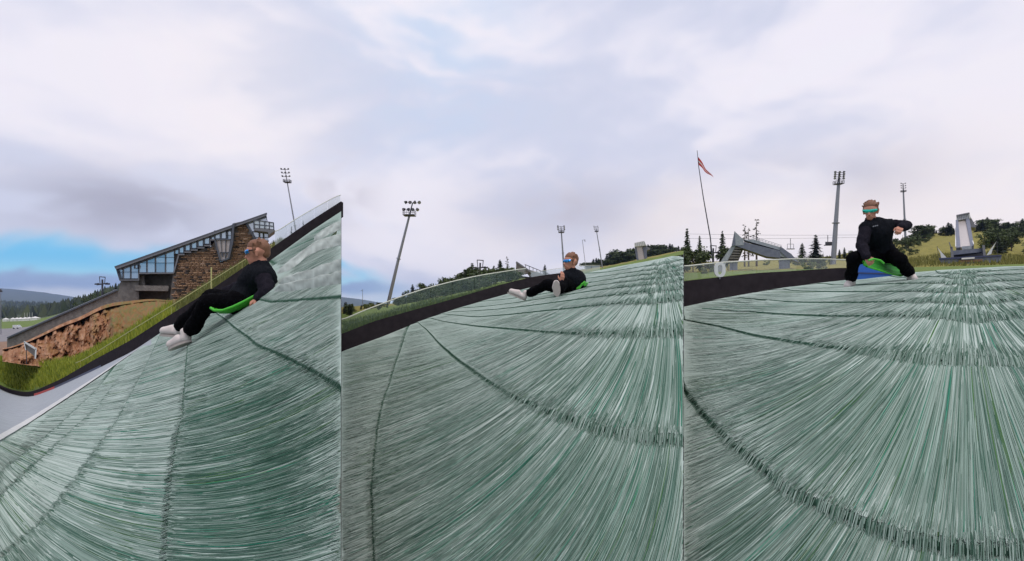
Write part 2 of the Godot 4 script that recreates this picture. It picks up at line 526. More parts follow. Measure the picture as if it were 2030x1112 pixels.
func make_slope(key: String):
	var b: Dictionary = BAY[key]
	table(b)
	var root := Node3D.new()
	root.name = numbered("landing_slope")
	add_child(root)
	tag(root, {"L": "green bristle mat slope falling away below the stone building", "M": "green bristle mat slope below the reclining rider",
		"R": "green bristle mat slope below the squatting rider"}[key], "", "", "structure")
	var curves := []
	for r in b.rows: curves.append(row_curve(b, r))
	var tmin := -9.0
	var tmax := 9.0
	# range of the flow angle over the bay
	var smin := 9.0
	var smax := -9.0
	for x in range(int(b.x0), int(b.x1) + 1, 6):
		for y in range(400, 1260, 10):
			if y < edge(x): continue
			var s := to_flow(b, x, y)
			smin = minf(smin, s.x); smax = maxf(smax, s.x)
			tmin = s.y if tmin < -8.5 else minf(tmin, s.y)
			tmax = s.y if tmax > 8.5 else maxf(tmax, s.y)
	var ns := 260
	var nr := curves.size() + 2
	var tau := []          # tau[row][column]
	for i in nr: tau.append(PackedFloat32Array())
	for j in ns + 1:
		var s := lerpf(smin - 0.01, smax + 0.01, float(j) / ns)
		var prev := tmin - 1.2
		for i in nr:
			var t := tmin - 1.2 if i == 0 else (tmax + 0.05 if i == nr - 1 else cve(curves[i - 1], s))
			# a ragged row edge
			if i > 0 and i < nr - 1: t += noise.get_noise_2d(s * 260.0, i * 31.0) * 0.007
			t = clampf(t, prev + 0.0004, tmax + 0.05)
			prev = t
			tau[i].append(t)
	var mats := []
	for i in nr - 1:
		var m := MB.new()
		var rows := []
		var cols := []
		var outs := []
		var steps := 8
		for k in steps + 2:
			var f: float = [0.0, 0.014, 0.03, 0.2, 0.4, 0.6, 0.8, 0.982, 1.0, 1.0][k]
			var line := PackedVector3Array()
			var cl := PackedColorArray()
			var ol := PackedFloat32Array()
			for j in ns + 1:
				var s := lerpf(smin - 0.01, smax + 0.01, float(j) / ns)
				var p := from_flow(b, s, lerpf(tau[i][j], tau[i + 1][j], f))
				var x := clampf(p.x, b.x0, b.x1)
				var y := clampf(p.y, edge(x), 1270.0)
				ol.append(absf(x - p.x) + absf(y - p.y))
				var up := LIP * f * f
				if k == steps + 1: up = -0.004
				line.append(slope_pt(b, x, y, up))
				var nz := noise.get_noise_2d(s * 700.0, tau[i][j] * 20.0 + i * 17.0)
				var wear := noise.get_noise_2d(x * 0.30 + 900.0, y * 0.30 + i * 40.0)
				var base := Color(0.27, 0.365, 0.315).lerp(Color(0.46, 0.550, 0.505), clampf(0.5 + nz * 0.3 + wear * 0.2 + (b.tones[i % b.tones.size()] as float) * 1.6, 0, 1))
				if k >= steps or k < 2: base = Color(0.055, 0.125, 0.085)      # dark green edges with the shade under the lip put into their colour
				cl.append(base)
			rows.append(line)
			cols.append(cl)
			outs.append(ol)
		m.grid(rows, cols, outs)
		if m.v.size() == 0: 
			mats.append(null)
			continue
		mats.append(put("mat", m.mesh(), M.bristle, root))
	# bristles: ribbons laid along the flow, ends hanging over the edge of their mat
	var bm := []
	for i in nr - 1: bm.append([PackedVector3Array(), PackedVector3Array(), PackedColorArray()])
	var area := 0.0
	var count := {"L": 48000, "M": 50000, "R": 48000}[key] as int
	var v1: Vector2 = b.V1
	var v2: Vector2 = b.V2
	for q in count + 20000:
		var x := rng.randf_range(b.x0, b.x1)
		var y := rng.randf_range(400, 1240)
		# the last ones are short frayed ends hanging across the row edges
		var frayed := q >= count
		var st := Vector2.ZERO
		if frayed:
			var rf := rng.randf() * (ns - 0.01)
			var rj := int(rf)
			var rr := rng.randi_range(1, nr - 2)
			st = Vector2(lerpf(smin - 0.01, smax + 0.01, rf / ns), lerpf(tau[rr][rj], tau[rr][rj + 1], rf - rj))
			var fp := from_flow(b, st.x, st.y)
			if fp.x < b.x0 + 2 or fp.x > b.x1 - 2 or fp.y > 1240: continue
			x = fp.x; y = fp.y
			if rng.randf() > slope_q(b, x, y) * 1.3 + 0.02: continue
		if y < edge(x) + 2: continue
		if not frayed: st = to_flow(b, x, y)
		var jf := clampf((st.x - smin + 0.01) / (smax - smin + 0.02) * ns, 0, ns - 0.001)
		var j := int(jf)
		var fr := jf - j
		var i := 0
		while i < nr - 2 and st.y - (0.0004 if frayed else 0.0) > lerpf(tau[i + 1][j], tau[i + 1][j + 1], fr): i += 1
		var ta := lerpf(tau[i][j], tau[i][j + 1], fr)
		var tb := lerpf(tau[i + 1][j], tau[i + 1][j + 1], fr)
		var da := Vector2(x, y) - v1
		var dc := Vector2(x, y) - v2
		var ga := Vector2(da.x, -da.y) / da.length_squared() - Vector2(dc.x, -dc.y) / dc.length_squared()
		var per := maxf(1e-5, ga.length())
		var z := 1.0 / slope_q(b, x, y)
		var near := clampf(1.6 / z, 0.12, 1.0)
		var thin := rng.randf() < 0.24
		var length := (rng.randf_range(160, 520) if thin else rng.randf_range(70, 280)) * lerpf(0.45, 1.0, near)
		if frayed: length = rng.randf_range(24, 90) * near
		var t0 := maxf(ta + rng.randf_range(0.0, 14.0) * near * per, st.y - length * per * 0.5)
		var t1 := minf(tb + (rng.randf_range(-4.0, 22.0) if frayed else rng.randf_range(-18.0, 0.0)) * near * per, st.y + length * per * 0.5)
		if t1 - t0 < 6.0 * per * near: continue
		var tone: float = b.tones[i % b.tones.size()]
		# tone: each mat has its age, bundles share a tone, single bristles vary
		var bundle := noise.get_noise_2d(st.x * 2600.0 * clampf(300.0 / da.length(), 0.2, 3.0), i * 53.0 + st.y * 9.0)
		var wear := noise.get_noise_2d(x * 0.30 + 900.0, y * 0.30 + i * 40.0)
		var l := clampf(tone + (0.20 if thin else 0.72) + bundle * 0.22 + wear * 0.10 + rng.randf_range(-0.18, 0.18), 0, 1)
		var col := Color(0.045, 0.110, 0.078).lerp(Color(0.275, 0.375, 0.320), smoothstep(0.0, 0.45, l)).lerp(Color(0.475, 0.565, 0.515), smoothstep(0.38, 1.0, l))
		if wear > 0.26 and rng.randf() < 0.14: col = Color(0.02, 0.145, 0.090).lerp(Color(0.05, 0.25, 0.16), rng.randf())
		elif wear < -0.3 and rng.randf() < 0.12: col = Color(0.07, 0.16, 0.055)
		if frayed: col = Color(0.045, 0.105, 0.072).lerp(Color(0.32, 0.41, 0.36), pow(rng.randf(), 1.25))
		var wpx := (rng.randf_range(0.7, 1.8) if thin else rng.randf_range(0.9, 2.9)) * lerpf(0.55, 1.0, near)
		var lift := rng.randf_range(0.002, 0.0065) if thin else rng.randf_range(0.001, 0.007) * lerpf(1.0, 0.7, near)
		var roll := rng.randf_range(-0.12, 0.12)
		var bend := rng.randf_range(-1.0, 1.0) * 4.0 * near * per
		var drift := rng.randf_range(-1.0, 1.0) * 3.5 * near * per
		var pts := PackedVector3Array()
		var np := 5
		for k in np + 1:
			var f := float(k) / np
			var t := lerpf(t0, t1, f)
			var p := from_flow(b, st.x + bend * f * (1 - f) * 2 + drift * f, t)
			if p.x < b.x0 + 0.5 or p.x > b.x1 - 0.5 or p.y > 1262 or p.y < edge(p.x) + 1:
				if pts.size() > 1: break
				pts.clear()
				continue
			var ss := clampf((t - ta) / maxf(1e-5, tb - ta), 0.0, 1.0)
			var over := maxf(0.0, (t - tb) / per / 18.0)
			pts.append(slope_pt(b, p.x, p.y, LIP * ss * ss + lift * (0.75 + 0.25 * sin(PI * f)) - over * 0.012))
		var last := pts.size() - 1
		if last < 1: continue
		var s0 := slope_pt(b, x, y)
		var sn := (slope_pt(b, x + 3, y) - s0).cross(slope_pt(b, x, y - 3) - s0).normalized()
		if sn.y < 0: sn = -sn
		var side := (pts[last] - pts[0]).cross(sn).normalized()
		side = (side + sn * roll).normalized() * wpx * z / F * 0.5
		var B: Array = bm[i]
		for k in last:
			var w0 := 0.35 + 0.65 * sin(PI * (0.12 + 0.76 * k / last))
			var w1 := 0.35 + 0.65 * sin(PI * (0.12 + 0.76 * (k + 1) / last))
			var a := pts[k] - side * w0
			var c := pts[k] + side * w0
			var d := pts[k + 1] + side * w1
			var e := pts[k + 1] - side * w1
			var nm := (d - a).cross(e - c).normalized()
			if nm.y < 0: nm = -nm
			var seq := [a, c, d, a, d, e] if (d - a).cross(c - a).dot(nm) >= 0 else [a, d, c, a, e, d]
			for vv in seq:
				B[0].append(vv); B[1].append(nm); B[2].append(col)
	for i in nr - 1:
		if bm[i][0].size() == 0 or mats[i] == null: continue
		var arr := []
		arr.resize(Mesh.ARRAY_MAX)
		arr[Mesh.ARRAY_VERTEX] = bm[i][0]
		arr[Mesh.ARRAY_NORMAL] = bm[i][1]
		arr[Mesh.ARRAY_COLOR] = bm[i][2]
		var am := ArrayMesh.new()
		am.add_surface_from_arrays(Mesh.PRIMITIVE_TRIANGLES, arr)
		tag(put("bristles", am, M.bristle, mats[i]), "", "", "", "stuff")
	return root

# boards closing the cut sides of a bay
func side_board(key: String, x: float, root: Node3D):
	var b: Dictionary = BAY[key]
	table(b)
	var m := MB.new()
	var top := PackedVector3Array()
	for k in 60:
		var y := lerpf(cvs(b.W, x), 1265.0, pow(k / 59.0, 2.0))
		top.append(slope_pt(b, x, y, 0.004))
	for k in 59:
		var a := top[k]; var c := top[k + 1]
		var w := Vector3(0.0012 * -a.z, 0, 0)
		var w2 := Vector3(0.0012 * -c.z, 0, 0)
		var d := Vector3(0, -0.25, 0)
		m.box8([a, c, c + w2, a + w, a + d, c + d, c + w2 + d, a + w + d])
	put("edge_board", m.mesh(), M.edge, root)

func make_barrier(key: String, xa: float, xb: float, label: String):
	var b: Dictionary = BAY[key]
	var root := thing("barrier_wall", label, "barrier")
	var step := 46.0
	var x := xa
	while x < xb - 1:
		var xe := minf(xb, x + step)
		var m := MB.new()
		var f := []; var t := []; var g := []; var h := []
		for k in 9:
			var xx := lerpf(x, xe, k / 8.0)
			var z := 1.0 / cvs(b.Q, xx)
			var p := at(xx, cvs(b.W, xx), z)
			p.y -= 0.15
			var top := at(xx, cvs(b.T, xx), z)
			var back := Vector3(0, 0, -0.22)
			f.append(p); t.append(top); g.append(top + back); h.append(p + back)
		for k in 8:
			m.quad(f[k], t[k], t[k + 1], f[k + 1])
			m.quad(t[k], g[k], g[k + 1], t[k + 1])
			m.quad(g[k], h[k], h[k + 1], g[k + 1])
		m.quad(f[0], t[0], g[0], h[0])
		m.quad(f[8], t[8], g[8], h[8])
		put("panel", m.mesh(), M.barrier, root)
		x = xe
	return root

# glass guard with a pale handrail, standing on the back edge of the barrier
func make_guard(key: String, curve: Array, glass: Material, label: String, pane_px: float, rail_r: float, rail_mat: Material, from_x := -999.0):
	var b: Dictionary = BAY[key]
	var root := thing("glass_guard", label, "railing")
	var xa: float = curve[0][0]
	var xb: float = curve[-1][0]
	var m := MB.new()
	var last := Vector3.ZERO
	var n := int((xb - xa) / 8.0) + 1
	for k in n + 1:
		var x := lerpf(xa, xb, float(k) / n)
		var z := 1.0 / cvs(b.Q, x) + 0.30
		var p := at(x, cvs(curve, x), z)
		if k > 0: m.tube(last, p, rail_r, rail_r, 6, k == 1 or k == n)
		last = p
	put("handrail", m.mesh(), rail_mat, root)
	var x := maxf(xa, from_x)
	while x < xb - 4:
		var xe := minf(xb, x + pane_px)
		var q := MB.new()
		for k in 4:
			var x0 := lerpf(x + 0.4, xe - 0.4, k / 4.0)
			var x1 := lerpf(x + 0.4, xe - 0.4, (k + 1) / 4.0)
			var z0 := 1.0 / cvs(b.Q, x0) + 0.30
			var z1 := 1.0 / cvs(b.Q, x1) + 0.30
			var lo0 := at(x0, cvs(b.T, x0) + 8, z0); var lo1 := at(x1, cvs(b.T, x1) + 8, z1)
			var hi0 := at(x0, cvs(curve, x0) + 1, z0); var hi1 := at(x1, cvs(curve, x1) + 1, z1)
			q.quad(lo0, hi0, hi1, lo1)
		put("pane", q.mesh(), glass, root)
		x = xe
	return root

# ------------------------------------------------------------------ terrain behind the barriers
var TER := {
	"L": [
		{z = 0.0, y = []},
		{z = -9.0, y = [[-150, 668], [0, 706], [40, 716], [90, 718], [150, 713], [250, 664], [330, 612], [430, 548], [480, 520], [540, 484], [610, 450], [676, 408]]},
		{z = 62.0, y = [[-150, 700], [0, 712], [60, 728], [150, 722], [230, 690], [330, 632], [430, 604], [540, 560], [676, 500]]},
		{z = 130.0, y = [[-150, 672], [0, 678], [60, 672], [150, 625], [230, 586], [330, 590], [430, 590], [540, 560], [676, 520]]},
		{z = 260.0, y = [[-150, 650], [0, 652], [60, 648], [150, 616], [230, 584], [330, 580], [676, 540]]},
		{z = 520.0, y = [[-150, 632], [0, 634], [80, 632], [160, 612], [230, 584], [330, 580], [676, 560]]},
		{z = 1300.0, y = [[-150, 618], [0, 617], [80, 615], [160, 608], [230, 598], [330, 596], [676, 590]]},
		{z = 2600.0, y = [[-150, 596], [0, 596], [80, 600], [160, 603], [230, 603], [676, 604]]},
	],
	"M": [
		{z = 0.0, y = []},
		{z = 28.0, y = [[677, 640], [767, 620], [839, 600], [911, 588], [1000, 568], [1080, 556], [1155, 540], [1211, 528], [1278, 515], [1355, 499]]},
		{z = 60.0, y = [[677, 622], [850, 594], [1000, 556], [1150, 541], [1230, 526], [1300, 512], [1355, 499]]},
		{z = 150.0, y = [[677, 612], [800, 600], [900, 582], [1000, 556], [1150, 542], [1250, 522], [1355, 497]]},
		{z = 400.0, y = [[677, 609], [800, 600], [900, 580], [1000, 556], [1100, 543], [1200, 526], [1260, 514], [1310, 503], [1355, 496]]},
	],
	"R": [
		{z = 0.0, y = []},
		{z = 25.0, y = [[1356, 566], [1500, 556], [1650, 545], [1800, 536], [1905, 531], [2030, 527], [2190, 518]]},
		{z = 60.0, y = [[1356, 541], [1500, 536], [1650, 532], [1800, 530], [2030, 524], [2190, 516]]},
		{z = 110.0, y = [[1356, 533], [1500, 528], [1650, 524], [1760, 520], [1830, 508], [1900, 500], [1960, 500], [2030, 508], [2190, 508]]},
		{z = 230.0, y = [[1356, 520], [1500, 516], [1650, 508], [1740, 488], [1800, 472], [1850, 462], [1900, 460], [1960, 452], [2030, 462], [2190, 470]]},
	],
}

func ter_z(key: String, i: int, x: float) -> float:
	var b: Dictionary = BAY[key]
	var zw: float = 1.0 / cvs(b.Q, x) + 0.12
	var z: float = TER[key][i].z
	if z == 0.0: return zw
	return zw - z if z < 0 else z

func ter_y(key: String, i: int, x: float) -> float:
	return cvs(BAY[key].W, x) + 1.0 if i == 0 else cvs(TER[key][i].y, x)

# a point on the terrain of a bay at a pixel column and depth
func ground(key: String, x: float, z: float) -> Vector3:
	var rows: Array = TER[key]
	for i in rows.size() - 1:
		var z0 := ter_z(key, i, x)
		var z1 := ter_z(key, i + 1, x)
		if z <= z1 or i == rows.size() - 2:
			var f := clampf((1.0 / z0 - 1.0 / z) / (1.0 / z0 - 1.0 / z1), 0, 1.2)
			return at(x, lerpf(ter_y(key, i, x), ter_y(key, i + 1, x), f), z)
	return Vector3.ZERO

func make_terrain(key: String, i: int, called: String, mat: Material, bump := 0.0, steps := 8):
	var b: Dictionary = BAY[key]
	var xa: float = b.x0 - (60.0 if key == "L" else 0.0)
	var xb: float = b.x1 + (60.0 if key == "R" else 0.0)
	if key == "L": xb = 676.0
	var rows := []
	for k in steps + 1:
		var f := float(k) / steps
		var line := PackedVector3Array()
		var n := int((xb - xa) / 8.0)
		for j in n + 1:
			var x := lerpf(xa, xb, float(j) / n)
			var z0 := ter_z(key, i, x)
			var z1 := ter_z(key, i + 1, x)
			var z := 1.0 / lerpf(1.0 / z0, 1.0 / z1, f)
			var p := at(x, lerpf(ter_y(key, i, x), ter_y(key, i + 1, x), f), z)
			if f > 0.01 and f < 0.99: p.y += noise.get_noise_2d(p.x * 9.0, p.z * 9.0) * bump
			line.append(p)
		rows.append(line)
	var m := MB.new()
	m.grid(rows)
	tag(put(called, m.mesh(), mat), "", "", "", "structure")

# ------------------------------------------------------------------ figures: smooth-joined tapered capsules, meshed as surface nets
func nets(bones: Array, cell: float, kk: float, out: MB, fold := 0.0):
	var lo := Vector3.ONE * 1e9
	var hi := Vector3.ONE * -1e9
	for q in bones:
		var r: float = maxf(q[2], q[3])
		for e in 2:
			var p: Vector3 = q[e]
			lo = lo.min(p - Vector3.ONE * r); hi = hi.max(p + Vector3.ONE * r)
	lo -= Vector3.ONE * cell * 3
	hi += Vector3.ONE * cell * 3
	var nx := int((hi.x - lo.x) / cell) + 1
	var ny := int((hi.y - lo.y) / cell) + 1
	var nz := int((hi.z - lo.z) / cell) + 1
	var fld := PackedFloat32Array()
	fld.resize(nx * ny * nz)
	fld.fill(1.0)
	for q in bones:
		var a: Vector3 = q[0]
		var bb: Vector3 = q[1]
		var ra: float = q[2]
		var rb: float = q[3]
		var pad := maxf(ra, rb) + kk + cell * 2
		var l0 := ((a.min(bb) - Vector3.ONE * pad - lo) / cell).floor()
		var l1 := ((a.max(bb) + Vector3.ONE * pad - lo) / cell).ceil()
		var ab := bb - a
		var inv := 1.0 / maxf(1e-9, ab.length_squared())
		for iz in range(maxi(0, int(l0.z)), mini(nz, int(l1.z) + 1)):
			for iy in range(maxi(0, int(l0.y)), mini(ny, int(l1.y) + 1)):
				var o := (iz * ny + iy) * nx
				for ix in range(maxi(0, int(l0.x)), mini(nx, int(l1.x) + 1)):
					var p := lo + Vector3(ix, iy, iz) * cell
					var t := clampf((p - a).dot(ab) * inv, 0, 1)
					var d := p.distance_to(a + ab * t) - lerpf(ra, rb, t)
					var f := fld[o + ix]
					var h := maxf(kk - absf(f - d), 0.0) / kk
					fld[o + ix] = minf(f, d) - h * h * kk * 0.25
	var idx := {}
	var vs := PackedVector3Array()
	var ns := PackedVector3Array()
	var offs := [0, 1, nx, nx + 1, nx * ny, nx * ny + 1, nx * ny + nx, nx * ny + nx + 1]
	for iz in nz - 1:
		for iy in ny - 1:
			for ix in nx - 1:
				var o := (iz * ny + iy) * nx + ix
				var f0 := fld[o]
				if absf(f0) > cell * 2.2: continue
				var neg := 0
				for k in 8:
					if fld[o + offs[k]] < 0: neg += 1
				if neg == 0 or neg == 8: continue
				var acc := Vector3.ZERO
				var cnt := 0
				for e in [[0, 1], [2, 3], [4, 5], [6, 7], [0, 2], [1, 3], [4, 6], [5, 7], [0, 4], [1, 5], [2, 6], [3, 7]]:
					var fa := fld[o + offs[e[0]]]
					var fb := fld[o + offs[e[1]]]
					if (fa < 0) == (fb < 0): continue
					var t := fa / (fa - fb)
					var pa := Vector3(e[0] & 1, (e[0] >> 1) & 1, e[0] >> 2)
					var pb := Vector3(e[1] & 1, (e[1] >> 1) & 1, e[1] >> 2)
					acc += pa.lerp(pb, t)
					cnt += 1
				idx[o] = vs.size()
				vs.append(lo + (Vector3(ix, iy, iz) + acc / cnt) * cell)
				var g := Vector3(fld[o + 1] + fld[o + 1 + nx] + fld[o + offs[5]] + fld[o + offs[7]] - fld[o] - fld[o + nx] - fld[o + offs[4]] - fld[o + offs[6]],
					fld[o + nx] + fld[o + nx + 1] + fld[o + offs[6]] + fld[o + offs[7]] - fld[o] - fld[o + 1] - fld[o + offs[4]] - fld[o + offs[5]],
					fld[o + offs[4]] + fld[o + offs[5]] + fld[o + offs[6]] + fld[o + offs[7]] - fld[o] - fld[o + 1] - fld[o + offs[2]] - fld[o + offs[3]])
				g = g.normalized()
				if fold > 0.0:
					var w: Vector3 = vs[-1]
					var f1 := noise.get_noise_3d(w.x * 900.0, w.y * 380.0, w.z * 900.0)
					vs[-1] = w + g * fold * (f1 + 0.6 * noise.get_noise_3d(w.x * 500.0 + 90.0, w.y * 1500.0, w.z * 500.0))
					var hx := noise.get_noise_3d((w.x + .006) * 900.0, w.y * 380.0, w.z * 900.0) - f1
					var hy := noise.get_noise_3d(w.x * 900.0, (w.y + .006) * 380.0, w.z * 900.0) - f1
					g = (g - Vector3(hx, hy, 0) * fold / 0.006).normalized()
				ns.append(g)
	var st := [1, nx, nx * ny]
	for o in idx:
		for ax in 3:
			var u: int = st[(ax + 1) % 3]
			var w: int = st[(ax + 2) % 3]
			if (fld[o] < 0) == (fld[o + st[ax]] < 0): continue
			if not (idx.has(o - u) and idx.has(o - w) and idx.has(o - u - w)): continue
			var q := [idx[o], idx[o - u], idx[o - u - w], idx[o - w]]
			if fld[o] < 0: q = [q[0], q[3], q[2], q[1]]
			out.face(vs[q[0]], vs[q[1]], vs[q[2]], ns[q[0]], ns[q[1]], ns[q[2]], out.col, out.col, out.col)
			out.face(vs[q[0]], vs[q[2]], vs[q[3]], ns[q[0]], ns[q[2]], ns[q[3]], out.col, out.col, out.col)

func head_bones(c: Vector3, fw: Vector3, up: Vector3, s: float) -> Array:
	var sd := fw.cross(up).normalized()
	var b := []
	b.append([c + (up * .035 - fw * .03) * s, c + (up * .035 + fw * .02) * s, .086 * s, .082 * s])
	b.append([c + (fw * .035 + up * .01) * s, c + (fw * .05 - up * .065) * s, .066 * s, .046 * s])
	b.append([c + (fw * .058 - up * .092) * s, c + (fw * .066 - up * .090) * s, .026 * s, .022 * s])
	b.append([c + (fw * .098 + up * .010) * s, c + (fw * .116 - up * .024) * s, .011 * s, .015 * s])
	b.append([c + (fw * .088 - up * .052 - sd * .018) * s, c + (fw * .088 - up * .052 + sd * .018) * s, .012 * s, .012 * s])
	for k in [-1, 1]:
		b.append([c + (sd * .084 * k + up * .015 - fw * .012) * s, c + (sd * .082 * k - up * .030 - fw * .004) * s, .018 * s, .012 * s])
		b.append([c + (sd * .045 * k + up * .03 + fw * .068) * s, c + (sd * .02 * k + up * .03 + fw * .078) * s, .016 * s, .016 * s])
	b.append([c + (-up * .05 - fw * .02) * s, c + (-up * .17 - fw * .035) * s, .056 * s, .062 * s])
	return b

func hand_bones(w: Vector3, along: Vector3, palm: Vector3, s: float, curl := 0.5, thumb := 1.0) -> Array:
	along = along.normalized()
	var sd := along.cross(palm).normalized()
	palm = sd.cross(along).normalized()
	var b := []
	for k in 4:
		var o := sd * (k - 1.5) * .020 * s
		b.append([w + o * 0.7, w + along * .085 * s + o, .015 * s, .013 * s])
		var l: float = [.068, .080, .075, .058][k] * s
		var p0 := w + along * .085 * s + o
		var p1 := p0 + (along * cos(curl * .8) + palm * sin(curl * .8)) * l * .5
		var p2 := p1 + (along * cos(curl * 2.0) + palm * sin(curl * 2.0)) * l * .35
		var p3 := p2 + (along * cos(curl * 2.8) + palm * sin(curl * 2.8)) * l * .25
		b.append([p0, p1, .0098 * s, .009 * s]); b.append([p1, p2, .009 * s, .0085 * s]); b.append([p2, p3, .0085 * s, .0075 * s])
	var t0 := w + along * .025 * s + sd * .028 * s * thumb
	var t1 := t0 + (along * .7 + sd * .6 * thumb + palm * .4).normalized() * .042 * s
	var t2 := t1 + (along * .9 + palm * .5).normalized() * .034 * s
	b.append([t0, t1, .014 * s, .011 * s]); b.append([t1, t2, .011 * s, .0085 * s])
	return b

func limb(a: Vector3, b: Vector3, c: Vector3, r: Array) -> Array:
	return [[a, b, r[0], r[1]], [b, c, r[1], r[2]]]

func grow(list: Array, d: float) -> Array:
	var o := []
	for q in list: o.append([q[0], q[1], q[2] + d, q[3] + d])
	return o

func shoe_meshes(heel: Vector3, toe: Vector3, up: Vector3, s: float, parent: Node3D):
	var fw := (toe - heel).normalized()
	var sd := fw.cross(up).normalized()
	up = sd.cross(fw).normalized()
	var l := heel.distance_to(toe)
	var m := MB.new()
	nets([[heel + fw * .04 * s, heel + fw * .05 * s + up * .07 * s, .045 * s, .043 * s], [heel + fw * .05 * s, heel + fw * l * .55, .044 * s, .044 * s],
		[heel + fw * l * .5 + up * .03 * s, heel + fw * l * .85, .042 * s, .036 * s], [heel + fw * l * .55 + sd * .012 * s, heel + fw * (l - .045 * s) - sd * .004 * s, .046 * s, .042 * s]], 0.009, 0.02, m)
	var shoe := put("shoe", m.mesh(), M.shoe, parent)
	var q := MB.new()
	var pr := []
	for k in 14:
		var a := TAU * k / 14
		var x := 0.5 - 0.5 * cos(a)
		var wd := (.040 + .012 * sin(PI * x * 0.8 + 0.5)) * s
		pr.append(heel + fw * (x * (l + .02 * s) - .012 * s) + sd * sin(a) * wd - up * .036 * s)
	for k in 14:
		var a: Vector3 = pr[k]; var c: Vector3 = pr[(k + 1) % 14]
		var d := -up * .024 * s
		q.quad(a, c, c + d, a + d)
		q.tri(heel.lerp(toe, .5) - up * .060 * s, a + d, c + d)
	put("sole", q.mesh(), M.sole, shoe)

func make_person(label: String, P: Dictionary):
	var root := thing("person", label, "person", P.hip)
	var s: float = P.s
	var hb := head_bones(P.head, P.fw, P.up, s)
	var chest: Vector3 = P.chest
	var ls: Vector3 = P.sh[0]
	var rs: Vector3 = P.sh[1]
	var mid := (ls + rs) / 2
	var hip: Vector3 = P.hip
	var hl: Vector3 = P.hips[0]
	var hr: Vector3 = P.hips[1]
	var torso := [[hl, hr, .115 * s, .115 * s], [hip, chest, .135 * s, .155 * s], [chest, mid, .155 * s, .11 * s], [ls, rs, .075 * s, .075 * s],
		[chest.lerp(ls, .5), chest.lerp(rs, .5), .12 * s, .12 * s], [mid, P.head - P.up * .10 * s - P.fw * .02 * s, .075 * s, .058 * s]]
	var arms := limb(ls, P.el[0], P.wr[0], [.062 * s, .047 * s, .033 * s]) + limb(rs, P.el[1], P.wr[1], [.062 * s, .047 * s, .033 * s])
	var legs := limb(hl, P.kn[0], P.an[0], [.098 * s, .068 * s, .042 * s]) + limb(hr, P.kn[1], P.an[1], [.098 * s, .068 * s, .042 * s])
	# skin: one body
	var m := MB.new()
	nets(torso + arms + legs, 0.022, 0.04, m)
	nets(hb, 0.0085 * s, 0.022 * s, m)
	for k in 2:
		nets(hand_bones(P.wr[k], P.hd[k], P.pm[k], s, P.curl[k], 1.0 if k == 0 else -1.0), 0.0055, 0.006, m)
	put("body", m.mesh(), M.skin, root)
	# jacket
	var j := MB.new()
	var low := [[hip.lerp(chest, -0.05), chest, .155 * s, .170 * s], [hl.lerp(chest, .12), hr.lerp(chest, .12), .125 * s, .125 * s]]
	nets(grow([torso[2], torso[3], torso[4]], .016) + low + [[mid, P.head - P.up * .135 * s - P.fw * .025 * s, .085 * s, .074 * s]], 0.014, 0.05, j, 0.010)
	var jk := put("jacket", j.mesh(), M.jacket, root)
	var sl := MB.new()
	for k in 2:
		var a := limb(P.sh[k], P.el[k], P.el[k].lerp(P.wr[k], .96), [.084 * s, .068 * s, .052 * s])
		# folds gathered at the elbow
		var e: Vector3 = P.el[k]
		a.append([e.lerp(P.sh[k], .3), e.lerp(P.sh[k], .3) + Vector3(0.004, -0.01, 0.004), .074 * s, .074 * s])
		a.append([e.lerp(P.wr[k], .35), e.lerp(P.wr[k], .35) + Vector3(0.0, -0.008, 0.004), .066 * s, .066 * s])
		var one := MB.new()
		nets(a, 0.013, 0.018, one, 0.009)
		put("sleeve", one.mesh(), M.sleeve, jk)
	# small chest mark
	if P.has("mark"):
		var mk := MB.new()
		var c0: Vector3 = P.mark
		for k in 3:
			mk.quad(c0 + Vector3(-.035 + k * .026, -.006 + k * .006, 0), c0 + Vector3(-.033 + k * .026, .006 + k * .006, 0), c0 + Vector3(-.013 + k * .026, .012 + k * .006, 0), c0 + Vector3(-.015 + k * .026, -.001 + k * .006, 0))
		put("chest_mark", mk.mesh(), M.steel, jk)
	# trousers
	var t := MB.new()
	var tl := []
	for k in 2:
		tl += limb(P.hips[k], P.kn[k], P.kn[k].lerp(P.an[k], .97), [.110 * s, .080 * s, .066 * s])
		tl.append([P.kn[k].lerp(P.an[k], .8), P.kn[k].lerp(P.an[k], .86), .072 * s, .070 * s])
		tl.append([P.hips[k].lerp(P.kn[k], .8), P.hips[k].lerp(P.kn[k], .84), .088 * s, .086 * s])
	tl.append([hl, hr, .135 * s, .135 * s])
	nets(tl, 0.014, 0.045, t, 0.010)
	put("trousers", t.mesh(), M.trousers, root)
	for k in 2:
		shoe_meshes(P.foot[k][0], P.foot[k][1], P.foot[k][2], s, root)
	# hair: a cap with tufts
	var h := MB.new()
	var c: Vector3 = P.head
	var fw: Vector3 = P.fw
	var up: Vector3 = P.up
	var sd := fw.cross(up).normalized()
	var hbn := [[c + (up * .055 - fw * .045) * s, c + (up * .068 + fw * .012) * s, .084 * s, .080 * s], [c + (up * .0 - fw * .062) * s, c + (up * .04 - fw * .05) * s, .062 * s, .08 * s],
		[c + (up * .105 + fw * .03) * s, c + (up * .112 - fw * .03) * s, .040 * s, .042 * s]]
	var r2 := RandomNumberGenerator.new()
	r2.seed = 77
	for k in 26:
		var az := r2.randf_range(-2.6, 2.6)
		var el := r2.randf_range(0.25, 1.4)
		var d := (-fw * cos(az) + sd * sin(az)) * cos(el) + up * sin(el)
		if d.dot(fw) > 0.55: continue
		hbn.append([c + (up * .045 - fw * .015) * s + d * .075 * s, c + (up * .045 - fw * .02) * s + (d * 1.0 + up * .12 + sd * .1).normalized() * .112 * s, .022 * s, .010 * s])
